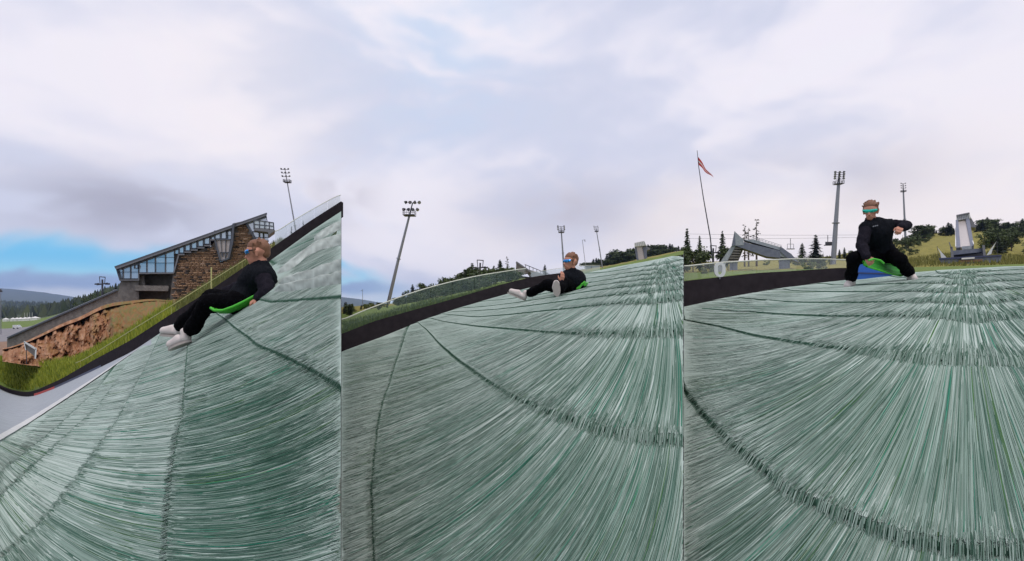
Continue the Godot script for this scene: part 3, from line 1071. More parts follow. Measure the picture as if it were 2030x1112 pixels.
	for k in [-1, 1]:
		hbn.append([c + (sd * .078 * k + up * .04 + fw * .01) * s, c + (sd * .080 * k + up * .005 + fw * .016) * s, .020 * s, .012 * s])
	nets(hbn, 0.0085 * s, 0.012 * s, h)
	put("hair", h.mesh(), M.hair, root)
	# wrap-round glasses
	var g := MB.new()
	var gp := []
	for k in 13:
		var a := lerpf(-1.25, 1.25, k / 12.0)
		var o := c + (fw * (.040 + .072 * cos(a)) + sd * sin(a) * .088) * s
		var hh := (.026 - .006 * absf(a) - .008 * exp(-a * a * 60.0)) * s
		gp.append([o + up * (.030 * s + hh * .75), o + up * (.026 * s - hh) , o + up * (.030 * s) + (fw * cos(a) + sd * sin(a)) * .010 * s])
	for k in 12:
		var a: Array = gp[k]
		var e: Array = gp[k + 1]
		g.quad(a[0], a[2], e[2], e[0])
		g.quad(a[2], a[1], e[1], e[2])
	var gl := put("glasses", g.mesh(), P.visor, root)
	var tm := MB.new()
	for k in [-1, 1]:
		tm.tube(c + (fw * .062 + sd * .084 * k + up * .034) * s, c + (fw * -.01 + sd * .092 * k + up * .030) * s, .006 * s, .005 * s, 6)
	put("temple", tm.mesh(), M.lamp, gl)
	return root

# ------------------------------------------------------------------ vegetation (unit height, base at the origin)
var TREE := {}

func leaf_quad(m: MB, p: Vector3, d: Vector3, w: Vector3, col: Color):
	m.col = col
	m.tri(p - w, p + d, p + w)

func tree_mesh(kind: String, sd: int, tone: Color) -> Array:
	var r := RandomNumberGenerator.new()
	r.seed = sd * 97 + 13
	var tr := MB.new()
	var cr := MB.new()
	tr.tube(Vector3(0, -0.06, 0), Vector3(0.01, 0.9 if kind != "broad" else 0.6, 0), 0.018, 0.004, 6)
	if kind == "conifer":
		var whorls := 19
		for k in whorls:
			var h := lerpf(0.10, 0.97, float(k) / (whorls - 1))
			var rad := 0.205 * pow(1.0 - h, 0.75) * r.randf_range(0.75, 1.2) + 0.012
			var nb := 9
			for q in nb:
				var a := TAU * (q + r.randf()) / nb
				var o := Vector3(cos(a), 0, sin(a))
				var base := Vector3(0, h + r.randf_range(-0.015, 0.015), 0)
				var tip := base + o * rad * r.randf_range(0.65, 1.15) + Vector3(0, -rad * r.randf_range(0.15, 0.5), 0)
				var c := tone * r.randf_range(0.55, 1.35)
				var w := Vector3(-o.z, 0, o.x) * rad * 0.30
				for u in 3:
					var b0 := base.lerp(tip, u * 0.3)
					leaf_quad(cr, b0, tip - b0 + Vector3(r.randf_range(-.02, .02), r.randf_range(-.03, .01), r.randf_range(-.02, .02)), w * r.randf_range(0.5, 1.1) + Vector3(0, r.randf_range(-.02, .02), 0), c)
	elif kind == "snag":
		for k in 34:
			var h := lerpf(0.25, 0.98, k / 33.0)
			var a := r.randf() * TAU
			var l := 0.11 * (1.1 - h) + 0.02
			var p := Vector3(0.01 * h, h, 0)
			var e := p + Vector3(cos(a) * l, r.randf_range(-0.03, 0.02), sin(a) * l)
			tr.tube(p, e, 0.004, 0.0015, 4)
			if r.randf() < 0.8:
				for u in 5:
					leaf_quad(cr, p.lerp(e, r.randf_range(0.4, 1.0)), Vector3(r.randf_range(-.03, .03), -.03, r.randf_range(-.03, .03)), Vector3(r.randf_range(-.012, .012), 0.006, r.randf_range(-.012, .012)), tone * r.randf_range(0.6, 1.3))
	else:
		var wide := 0.30 if kind == "broad" else 0.55
		var clumps := 13
		for k in clumps:
			var a := r.randf() * TAU
			var h := r.randf_range(0.22, 0.82) if kind == "broad" else r.randf_range(0.05, 0.7)
			var rr := wide * sqrt(r.randf()) * (1.0 - absf(h - 0.42) * 0.9)
			var c := Vector3(cos(a) * rr, h, sin(a) * rr)
			if kind == "broad": tr.tube(Vector3(0, h * 0.5, 0), c, 0.008, 0.003, 4)
			var size := r.randf_range(0.10, 0.19)
			var t2 := tone * r.randf_range(0.65, 1.3)
			for u in 95:
				var d := Vector3(r.randfn(), r.randfn() * 0.8, r.randfn()).normalized() * size * pow(r.randf(), 0.4)
				var q := Vector3(r.randfn(), r.randfn(), r.randfn()).normalized() * 0.058
				var w := Vector3(r.randfn(), r.randfn(), r.randfn()).normalized() * 0.036
				leaf_quad(cr, c + d, q, w, t2 * r.randf_range(0.7, 1.3))
	return [tr.mesh(), cr.mesh()]

func make_trees_meshes():
	for v in 3:
		TREE["spruce%d" % v] = tree_mesh("conifer", v, Color(0.034, 0.055, 0.026))
		TREE["dark%d" % v] = tree_mesh("conifer", v + 20, Color(0.022, 0.034, 0.028))
		TREE["leafy%d" % v] = tree_mesh("broad", v + 40, Color(0.062, 0.088, 0.026))
		TREE["bush%d" % v] = tree_mesh("bush", v + 60, Color(0.120, 0.150, 0.030))
		TREE["shrub%d" % v] = tree_mesh("bush", v + 80, Color(0.050, 0.078, 0.022))
		TREE["snag%d" % v] = tree_mesh("snag", v + 100, Color(0.040, 0.045, 0.032))

var tree_n := 0
func tree(key: String, x: float, z: float, top: float, kind: String, label: String, group := "", wide := 1.0):
	var g := ground(key, x, z)
	var h := (CY - top) / F * z - g.y
	if h < 0.3: return
	tree_n += 1
	label = label.replace("KIND", {"spruce": "ragged spruce", "dark": "dark spruce", "leafy": "round leafy tree", "shrub": "low dark bush", "bush": "yellow-green bush", "snag": "half-bare spruce"}[kind])
	if group != "": group = group.replace("KIND", kind)
	var cat := "bush" if kind in ["bush", "shrub"] else "tree"
	var nm: String = {"spruce": "spruce_tree", "dark": "spruce_tree", "leafy": "leafy_tree", "bush": "bush", "shrub": "bush", "snag": "bare_tree"}[kind]
	var o := thing(nm, label, cat, g, group)
	o.rotation.y = tree_n * 2.4
	o.scale = Vector3(h * wide, h, h * wide)
	var ms: Array = TREE["%s%d" % [kind, tree_n % 3]]
	for k in 2:
		var c := MeshInstance3D.new()
		c.mesh = ms[k]
		c.name = ["trunk" if cat == "tree" else "stem", "crown" if cat == "tree" else "foliage"][k]
		c.material_override = [M.bark, M.leaf][k]
		o.add_child(c)

func tufts(key: String, x0: float, x1: float, i0: int, f0: float, f1: float, count: int, h: float, lo: Color, hi: Color, called: String, label: String):
	var m := MB.new()
	for q in count:
		var x := rng.randf_range(x0, x1)
		var f := rng.randf_range(f0, f1)
		var z := 1.0 / lerpf(1.0 / ter_z(key, i0, x), 1.0 / ter_z(key, i0 + 1, x), f)
		var p := ground(key, x, z)
		m.col = lo.lerp(hi, rng.randf())
		var d := Vector3(rng.randf_range(-.4, .4), 1, rng.randf_range(-.4, .4)) * h * rng.randf_range(0.5, 1.3)
		var w := Vector3(rng.randf_range(-1, 1), 0, rng.randf_range(-1, 1)).normalized() * h * 0.12
		m.tri(p - w - Vector3(0, h * .2, 0), p + d, p + w - Vector3(0, h * .2, 0))
	var o := put(called, m.mesh(), M.leaf)
	tag(o, label, "grass", "", "stuff")

# ------------------------------------------------------------------ masts, lift, flag
func make_mast(label: String, base: Vector3, top: Vector3, lw: float, rows: int, percol: int, r0: float):
	var root := thing("floodlight_mast", label, "floodlight", base)
	var d := (top - base)
	var foot := base - Vector3(0, 0.8, 0)
	var shaft_top := base + d * 0.90
	var m := MB.new()
	m.tube(foot, base + d * 0.45, r0, r0 * 0.78, 12)
	m.tube(base + d * 0.45, shaft_top, r0 * 0.78, r0 * 0.55, 12)
	put("pole", m.mesh(), M.steel, root)
	for k in 2:
		put("flange", rod(base + d * (0.0 if k == 0 else 0.45), base + d * ((0.0 if k == 0 else 0.45) + 0.006), r0 * 1.35, r0 * 1.35, 12), M.steel, root)
	var u := d.normalized()
	var sx := Vector3(1, 0, 0)
	var sz := Vector3(0, 0, 1)
	# service platform with a rail
	var pc := base + d * 0.875
	var pw := lw * 0.42
	var pl := MB.new()
	pl.box(pc + Vector3(-pw, -0.05, -pw), pc + Vector3(pw, 0.05, pw))
	put("platform", pl.mesh(), M.dark_steel, root)
	var rl := MB.new()
	for e in [[-1, -1, 1, -1], [1, -1, 1, 1], [1, 1, -1, 1], [-1, 1, -1, -1]]:
		for hh in [0.45, 0.9]:
			rl.tube(pc + Vector3(e[0] * pw, hh * lw * 0.38, e[1] * pw), pc + Vector3(e[2] * pw, hh * lw * 0.38, e[3] * pw), 0.03, 0.03, 5)
		for f in [0.0, 0.33, 0.66]:
			var q := pc + Vector3(lerpf(e[0], e[2], f) * pw, 0, lerpf(e[1], e[3], f) * pw)
			rl.tube(q, q + Vector3(0, lw * 0.36, 0), 0.03, 0.03, 5)
	put("platform_rail", rl.mesh(), M.dark_steel, root)
	var fr := MB.new()
	fr.tube(shaft_top, top, r0 * 0.4, r0 * 0.3, 8)
	put("head_post", fr.mesh(), M.dark_steel, root)
	for k in rows:
		var c := base + d * lerpf(0.93, 1.0, float(k) / maxf(1, rows - 1))
		put("crossarm", rod(c - sx * lw * 0.5, c + sx * lw * 0.5, 0.05, 0.05, 6), M.dark_steel, root)
		for q in percol:
			var f := lerpf(-0.5, 0.5, float(q) / maxf(1, percol - 1))
			var p := c + sx * lw * f + Vector3(0, 0.1, 0.1)
			var dir := Vector3(f * 1.1 - 0.25, -0.55, 0.75 if (k + q) % 2 == 0 else 0.25).normalized()
			var lr := lw * 0.125
			var b := MB.new()
			b.tube(p - dir * lr * 0.9, p + dir * lr * 0.2, lr * 0.45, lr, 10)
			b.tube(p + dir * lr * 0.2, p + dir * lr * 0.7, lr, lr, 10)
			var lamp := put("lamp", b.mesh(), M.lamp, root)
			put("lens", rod(p + dir * lr * 0.7, p + dir * lr * 0.74, lr * 0.86, lr * 0.86, 10), M.lens, lamp)
	return root

func make_pylon(label: String, base: Vector3, h: float, lean: float):
	var root := thing("lift_pylon", label, "pylon", base)
	var top := base + Vector3(lean * h, h, 0)
	put("column", rod(base - Vector3(0, 1.0, 0), top, h * 0.045, h * 0.035), M.dark_steel, root)
	var a := top - Vector3(0, h * 0.22, 0)
	put("crossarm", rod(a - Vector3(h * .24, h * .02, 0), a + Vector3(h * .24, h * .05, 0), h * 0.03), M.dark_steel, root)
	for s in [-1, 1]:
		var e := a + Vector3(s * h * .24, h * .02, 0)
		var m := MB.new()
		m.tube(e + Vector3(-h * .09, 0, 0), e + Vector3(h * .09, h * .02, 0), h * .022, h * .022, 6)
		for q in 4: m.tube(e + Vector3(h * (-.08 + q * .053), -h * .02, -h * .02), e + Vector3(h * (-.08 + q * .053), -h * .02, h * .02), h * .022, h * .022, 8)
		put("sheave_train", m.mesh(), M.dark_steel, root)
	var f := MB.new()
	for s in [-1, 1]:
		f.tube(top + Vector3(s * h * .10, -h * .2, 0), top + Vector3(s * h * .13, h * .12, 0), h * .016, h * .016, 6)
	f.tube(top + Vector3(-h * .13, h * .12, 0), top + Vector3(h * .13, h * .10, 0), h * .02, h * .02, 6)
	put("lifting_frame", f.mesh(), M.dark_steel, root)
	return root

func make_chair(p: Vector3, s: float, label: String, dark: bool):
	var root := thing("lift_chair", label, "chair lift")
	root.position = p
	var mt: Material = M.dark_steel if dark else M.steel
	put("hanger", rod(p, p + Vector3(0, -s * 1.6, 0), 0.05), mt, root)
	var b := MB.new()
	b.box(p + Vector3(-s * .55, -s * 1.75, -s * .2), p + Vector3(s * .55, -s * 1.62, s * .25))
	put("seat", b.mesh(), mt, root)
	if dark:
		var k := MB.new()
		k.box(p + Vector3(-s * .55, -s * 1.62, s * .20), p + Vector3(s * .55, -s * 1.15, s * .28))
		put("backrest", k.mesh(), mt, root)
	else:
		var m := MB.new()
		for e in [-1, 1]: m.tube(p + Vector3(e * s * .5, -s * 1.6, 0), p + Vector3(e * s * .5, -s * .9, 0), .04, .04, 6)
		m.tube(p + Vector3(-s * .5, -s * .9, 0), p + Vector3(s * .5, -s * .9, 0), .04, .04, 6)
		put("frame", m.mesh(), mt, root)

# ------------------------------------------------------------------ sledge
func make_sled(label: String, path: Array, wide: Vector3, mat: Material, handle: Array):
	var mid: Vector3 = path[path.size() / 2]
	var root := thing("sled", label, "sled", mid)
	var n := path.size()
	var rows := []
	var under := []
	var dirn := ((path[n - 1] as Vector3) - (path[0] as Vector3)).normalized()
	var nrm := dirn.cross(wide.normalized()).normalized()
	if nrm.y < 0: nrm = -nrm
	for i in n:
		var line := PackedVector3Array()
		var ln2 := PackedVector3Array()
		var f := float(i) / (n - 1)
		var taper := 0.72 + 0.28 * sin(PI * clampf(f * 0.9 + 0.05, 0, 1))
		for k in 11:
			var u := lerpf(-1, 1, k / 10.0)
			var lip := pow(absf(u), 5.0) * 0.022
			var rib := 0.006 * cos(u * 9.0)
			var p: Vector3 = path[i] + wide * 0.5 * u * taper + nrm * (lip + rib)
			line.append(p)
			ln2.append(p - nrm * 0.014)
		rows.append(line); under.append(ln2)
	var m := MB.new()
	m.grid(rows)
	m.grid(under)
	put("shell", m.mesh(), mat, root)
	var r := MB.new()
	for i in n - 1:
		for k in [0, 10]: r.tube(rows[i][k], rows[i + 1][k], 0.013, 0.013, 6, false)
	for k in 10:
		r.tube(rows[0][k], rows[0][k + 1], 0.013, 0.013, 6, false)
		r.tube(rows[n - 1][k], rows[n - 1][k + 1], 0.013, 0.013, 6, false)
	put("rim", r.mesh(), M.green, root)
	var h := MB.new()
	for i in handle.size() - 1: h.tube(handle[i], handle[i + 1], 0.013, 0.013, 6)
	put("handle", h.mesh(), M.green, root)

# ------------------------------------------------------------------ the stone and glass building
func make_building():
	var Z := 60.0
	var root := thing("judges_tower", "stone and glass building with a long sloping roof above the rock cut", "building", at(400, 600, Z))
	# body mass set back behind the facing
	put("wall", prism([[343, 541], [354, 507], [417, 490], [426, 478], [437, 520], [453, 513], [461, 482], [465, 442], [484, 438], [507, 478], [531, 478], [545, 600], [530, 640], [333, 640], [338, 580]], Z + 0.25, Z + 8), M.dark_concrete, root)
	# individual stones, too small to single out, laid in courses over the wall
	var poly := px([[343.5, 541], [354.5, 508], [417, 491], [426.5, 480], [436.5, 520], [453.5, 513.5], [461.5, 482], [465, 442.5], [484, 438.5], [506.5, 478], [520, 500], [543, 600], [530, 640], [333, 640], [338.5, 580]], Z)
	var lo := Vector2(1e9, 1e9)
	var hi := -lo
	for p in poly:
		lo = lo.min(p); hi = hi.max(p)
	var st := MB.new()
	var y := lo.y
	while y < hi.y:
		var ch := rng.randf_range(0.11, 0.22)
		var x := lo.x - rng.randf() * 0.4
		while x < hi.x:
			var l := rng.randf_range(0.18, 0.60)
			var c := Vector2(x + l / 2, y + ch / 2)
			if Geometry2D.is_point_in_polygon(c, poly) and (Geometry2D.is_point_in_polygon(c + Vector2(l * .42, 0), poly) and Geometry2D.is_point_in_polygon(c - Vector2(l * .42, 0), poly)):
				var tone := rng.randf()
				st.col = Color(0.23, 0.140, 0.078).lerp(Color(0.45, 0.290, 0.175), tone)
				if rng.randf() < 0.1: st.col = Color(0.46, 0.32, 0.225)
				if rng.randf() < 0.1: st.col = Color(0.065, 0.048, 0.036)
				var pr := rng.randf_range(0.02, 0.08)
				var g := 0.014
				var e := 0.035
				var a := Vector3(x + g, y + g, -Z - 0.25)
				var b := Vector3(x + l - g, y + ch - g, -Z - 0.25)
				var f0 := -Z - 0.12 + pr
				var jx := rng.randf_range(-.03, .03)
				st.box8([Vector3(a.x + e, a.y + e, f0), Vector3(a.x + e + jx, b.y - e, f0 - 0.02), Vector3(b.x - e, b.y - e, f0 + 0.01), Vector3(b.x - e + jx, a.y + e, f0),
					Vector3(a.x, a.y, a.z), Vector3(a.x, b.y, a.z), Vector3(b.x, b.y, a.z), Vector3(b.x, a.y, a.z)])
			x += l
		y += ch
	tag(put("stone_facing", st.mesh(), M.paint, root), "rough brown stone courses", "", "", "stuff")
	# roof slab and fascia
	put("roof", prism([[226.5, 528], [528.5, 421.5], [530, 424], [526.5, 427.5], [228.5, 532]], Z - 0.3, Z + 9), M.roof, root)
	put("fascia", prism([[228, 531.6], [527.6, 425.2], [527.2, 427.6], [230, 534]], Z - 0.36, Z - 0.2), M.trim, root)
	# glazed front: glass mass, panes and frames
	var glaz := [[231, 534], [460, 449], [457, 474], [426, 474], [416.5, 475], [416.5, 486], [404.5, 486], [404.5, 490.3], [391, 490.3], [391, 494.6], [378, 494.6], [378, 498.8], [365, 498.8], [365, 503.6], [354, 503.6], [344, 540], [275, 541], [275, 553], [238, 553.5]]
	put("glazing_core", prism(glaz, Z + 0.35, Z + 7), M.dark_concrete, root)
	var roofy := func(x: float) -> float: return 528.7 + (x - 227.0) * (422.0 - 528.7) / (529.0 - 227.0) + 3.2
	# columns of panes: x range, bottom
	var cols := [[232, 243, 552], [243, 258, 552], [258, 274, 552], [275, 290, 540], [290, 307, 540], [307, 327, 540], [327, 345, 540], [345, 354, 503], [354, 365, 503], [365, 378, 498.3], [378, 391, 494], [391, 404.5, 489.8], [404.5, 416.5, 485.5], [416.5, 426, 474], [426, 437, 474], [437, 448, 474], [448, 458, 474]]
	for c in cols:
		var x0: float = c[0] + 0.35
		var x1: float = c[1] - 0.35
		var bt: float = c[2]
		var t0: float = roofy.call(x0)
		var t1: float = roofy.call(x1)
		var cuts := []
		if bt > 530: cuts = [bt - 13.0 - (6.0 if bt < 545 else 0.0), bt - 30.0]
		elif bt > 480: cuts = [bt - 9.0, bt - 18.0]
		else: cuts = [bt - 8.0, bt - 16.0]
		var low := bt
		cuts.append(-1.0)
		for q in cuts:
			var fin: bool = q < 0 or q < maxf(t0, t1) + 2.0
			var u0: float = t0 if fin else q + 0.35
			var u1: float = t1 if fin else q + 0.35
			var sx0: float = x0
			var sx1: float = x1
			if c[0] == 232: sx0 = 232 + (low - 533) * 0.28
			if c[0] == 327: sx1 = minf(x1, 354.0 - (low - 505) * 0.28)
			var pane_mat: Material = M.window if (int(x0 * 7 + low) % 3) > 0 else M.window_dark
			put("pane", prism([[sx0, low - 0.3], [sx0 if not (c[0] == 232) else 232.0, u0], [x1 if c[0] != 327 else minf(x1, 354.0 - (u1 - 505) * 0.28), u1], [sx1, low - 0.3]], Z + 0.1, Z + 0.16), pane_mat, root)
			put("mullion", bar(sx0, low, sx1, low, Z, 0.04, 0.3), M.frame, root)
			low = q
			if fin: break
		put("mullion", bar(x1 + 0.35, bt if c[0] != 327 else 536.0, x1 + 0.35, t1, Z - 0.02, 0.045, 0.3), M.frame, root)
	# opening casements drawn as heavier frames
	for w in [[354, 485, 364, 501], [366, 480, 376.5, 496.5], [378.5, 475.5, 389.5, 492], [391.5, 471.5, 402.5, 488], [404, 468, 415, 483.5], [425, 457.5, 436, 473], [437.5, 457.5, 448, 473], [266, 525, 273, 531.5]]:
		for e in [[0, 1, 2, 1], [0, 3, 2, 3], [0, 1, 0, 3], [2, 1, 2, 3]]:
			put("window_frame", bar(w[e[0]], w[e[1]], w[e[2]], w[e[3]], Z - 0.12, 0.085, 0.2), M.frame, root)
		put("casement_pane", prism([[w[0], w[1]], [w[2], w[1]], [w[2], w[3]], [w[0], w[3]]], Z - 0.02, Z + 0.03), M.window, root)
	# sills below the glass
	for e in [[237, 555, 275.6, 555], [275, 542, 344.5, 541.3], [354, 504.6, 366, 504.6], [365, 499.8, 379, 499.8], [378, 495.6, 392, 495.6], [391, 491.3, 405.5, 491.3], [404.5, 487, 417.5, 487], [416.5, 475.6, 426, 475]]:
		put("sill", bar(e[0], e[1], e[2], e[3], Z - 0.25, 0.13, 1.2), M.trim, root)
	put("corner_post", bar(230.5, 532, 237.6, 555, Z - 0.1, 0.12, 0.5), M.frame, root)
	put("corner_post", bar(275, 542, 275, 555, Z - 0.2, 0.10, 0.5), M.trim, root)
	put("corner_post", bar(354.5, 504, 344.2, 541, Z - 0.2, 0.16, 0.6), M.trim, root)
	put("end_post", bar(416.8, 474, 416.8, 487.5, Z - 0.2, 0.08, 0.5), M.trim, root)
	# tall tapering window
	put("tapering_window", prism([[427, 475], [457, 475], [452, 511], [438.5, 516]], Z - 0.05, Z + 0.1), M.curtain, root)
	for e in [[426, 474.5, 437.5, 517.5, .20], [457.5, 474.5, 453, 512.5, .14], [437, 517.5, 453.5, 512.5, .16], [426, 474.6, 458, 474.6, .12], [437.5, 475, 440, 508, .06], [447, 475, 446.5, 512, .06], [436, 500.5, 455, 500, .08], [441.5, 501, 441.5, 509, .07], [448, 501, 447.6, 508, .07]]:
		put("window_bar", bar(e[0], e[1], e[2], e[3], Z - 0.22, e[4], 0.3), M.frame, root)
	# slanting pier
	put("pier", prism([[460.5, 443.5], [465.2, 441.8], [462, 482], [454.5, 513], [451.5, 512.5], [458, 475]], Z - 0.6, Z + 0.3), M.frame, root)
	# right-hand glass bay and balcony
	put("glass_bay", prism([[486.5, 437], [502, 431.5], [527, 426], [532.5, 477], [508, 477]], Z + 0.05, Z + 6), M.window, root)
	for e in [[485, 437, 507.5, 477.5, .16], [502, 432, 504, 456, .10], [513, 459, 513.5, 477, .06], [521, 459, 522, 477, .06], [505, 470.5, 532, 470.5, .05], [500, 459, 531, 459, .12], [527.5, 426, 530, 440, .08], [507, 477.6, 533, 477.6, .12]]:
		put("bay_frame", bar(e[0], e[1], e[2], e[3], Z - 0.1, e[4], 0.3), M.frame, root)
	var bal := put("balcony", prism([[503.5, 451], [540, 453.5], [545.5, 456.5], [533, 465.5], [531, 460], [504, 456.5]], Z - 1.6, Z + 1.5), M.trim, root)
	for e in [[503.6, 435.5, 503.6, 453], [514.5, 437, 514.5, 453], [525, 439, 525, 454], [534, 440, 534, 455], [542, 441, 543, 456]]:
		put("baluster", bar(e[0], e[1], e[2], e[3], Z - 1.6, 0.13, 0.1), M.frame, bal)
	for e in [[503, 435.8, 542.5, 441.5], [503, 444.5, 543, 448.5]]:
		put("balcony_rail", bar(e[0], e[1], e[2], e[3], Z - 1.63, 0.10, 0.1), M.frame, bal)
	for k in 4:
		var xx: float = [504.5, 515.4, 526, 535][k]
		var xe: float = [513.8, 524.3, 533.3, 542][k]
		put("balcony_pane", prism([[xx, 437.5 + k], [xe, 438.5 + k], [xe, 453], [xx, 452.5]], Z - 1.58, Z - 1.56), M.glass_frost, bal)
	# concrete base with the recess and band under the glass
	put("base", prism([[239.5, 556.5], [274.5, 556.5], [276, 600], [275, 640], [225, 640], [233, 585]], Z + 0.2, Z + 7), M.concrete, root)
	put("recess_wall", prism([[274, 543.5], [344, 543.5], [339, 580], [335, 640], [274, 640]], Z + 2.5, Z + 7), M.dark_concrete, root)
	put("post", prism([[276.5, 546], [286, 546], [288, 566], [274, 566]], Z + 0.6, Z + 1.6), M.concrete, root)
	put("concrete_band", prism([[267, 565.5], [334.5, 566.5], [333.5, 577], [268, 576]], Z - 0.5, Z + 1.8), M.concrete, root)

func make_cliff():
	var top := [[5, 692], [40, 682], [63, 671], [86, 660], [129, 638], [156, 630], [189, 612], [215, 601], [250, 597], [300, 592], [345, 596], [372, 590]]
	var bot := [[5, 716], [40, 722], [90, 728], [150, 722], [250, 676], [300, 644], [345, 612], [372, 600]]
	var n := FastNoiseLite.new()
	n.seed = 4; n.frequency = 1.0; n.fractal_octaves = 5
	var cell := FastNoiseLite.new()
	cell.seed = 9; cell.noise_type = FastNoiseLite.TYPE_CELLULAR; cell.frequency = 1.0
	cell.cellular_return_type = FastNoiseLite.RETURN_DISTANCE2_SUB
	var rows := []
	var cols := []
	var h := 56
	var w := 210
	for k in h + 1:
		var f := float(k) / h
		var line := PackedVector3Array()
		var cl := PackedColorArray()
		for j in w + 1:
			var x := lerpf(5, 372, float(j) / w)
			var yy := lerpf(cvs(bot, x), cvs(top, x), f)
			var z := lerpf(41.0, 50.0, pow(f, 1.6)) + (0.0 if x < 345 else (x - 345) * 0.1)
			var a := cell.get_noise_2d(x * 0.034 + n.get_noise_2d(x * .02, yy * .03) * 0.5, yy * 0.011)
			var b := n.get_noise_2d(x * 0.05, yy * 0.02)
			var c := n.get_noise_2d(x * 0.16 + 40, yy * 0.10)
			var soft := smoothstep(190, 260, x) 
			var d := (a * 3.0 + b * 2.2) * (1.0 - soft * 0.75) + c * 0.22
			if f > 0.92 or f < 0.03: d *= 0.4
			line.append(at(x, yy, z - d))
			var col := Color(0.24, 0.105, 0.045).lerp(Color(0.42, 0.225, 0.115), clampf(0.5 + b * 0.9 + c * 0.5, 0, 1))
			if c > 0.32: col = col.lerp(Color(0.42, 0.29, 0.19), 0.5)
			# lichen and heather growing on the gentler end
			var veg := smoothstep(180, 250, x + b * 60.0) * 0.9
			var vcol := Color(0.21, 0.105, 0.030).lerp(Color(0.115, 0.125, 0.022), clampf(0.5 + c * 1.6, 0, 1))
			col = col.lerp(vcol, veg)
			if n.get_noise_2d(x * 0.03 + 70, yy * 0.05) > 0.28: col = Color(0.24, 0.12, 0.03).lerp(col, 0.4)
			cl.append(col)
		rows.append(line); cols.append(cl)
	# ledge running back from the top edge
	for e in [2.0, 9.0]:
		var line := PackedVector3Array()
		for p in rows[h]: line.append(p + Vector3(0, -0.2, -e))
		rows.append(line)
		cols.append(cols[h])
	var m := MB.new()
	m.grid(rows, cols)
	tag(put("rock_cliff", m.mesh(), M.rock), "blasted reddish brown rock face below the concrete ramp wall", "rock face")

func make_far():
	# distant blue ridge and the wooded plain in front of it
	for e in [["L", -260.0, 676.0, [[-260, 566], [0, 571], [60, 576], [120, 584], [170, 594], [240, 598], [676, 603]]], ["M", 677.0, 1355.0, [[677, 588], [720, 594], [760, 601], [800, 606], [1355, 610]]]]:
		var rows := []
		for k in 7:
			var f := k / 6.0
			var line := PackedVector3Array()
			for j in 81:
				var x := lerpf(e[1], e[2], j / 80.0)
				var top := cvs(e[3], x) + noise.get_noise_2d(x * 2.0, 5.0) * 1.2
				line.append(at(x, lerpf(622.0, top, f), lerpf(2500.0, 6000.0, f)))
			rows.append(line)
		var m := MB.new()
		m.grid(rows)
		tag(put("hills", m.mesh(), M.far_hill), "", "", "", "structure")
	# a wood seen as one mass
	var mass := MB.new()
	for q in 3800:
		var x := rng.randf_range(-240, 300)
		var z := 1.0 / rng.randf_range(1.0 / 2400.0, 1.0 / 560.0)
		if x < 80 and z < 1000 and rng.randf() < 0.9: continue
		var p := ground("L", x, z)
		var h := rng.randf_range(7, 15)
		mass.col = Color(0.020, 0.034, 0.012).lerp(Color(0.075, 0.095, 0.022), pow(rng.randf(), 1.5))
		for k in 3:
			var a := TAU * k / 3.0 + q
			var b := TAU * (k + 1) / 3.0 + q
			var r := h * rng.randf_range(0.28, 0.5)
			mass.tri(p + Vector3(cos(a), 0, sin(a)) * r - Vector3(0, 1, 0), p + Vector3(0, h, 0), p + Vector3(cos(b), 0, sin(b)) * r - Vector3(0, 1, 0))
	tag(put("woodland", mass.mesh(), M.leaf), "dark wooded plain stretching to the blue ridge", "woodland", "", "stuff")

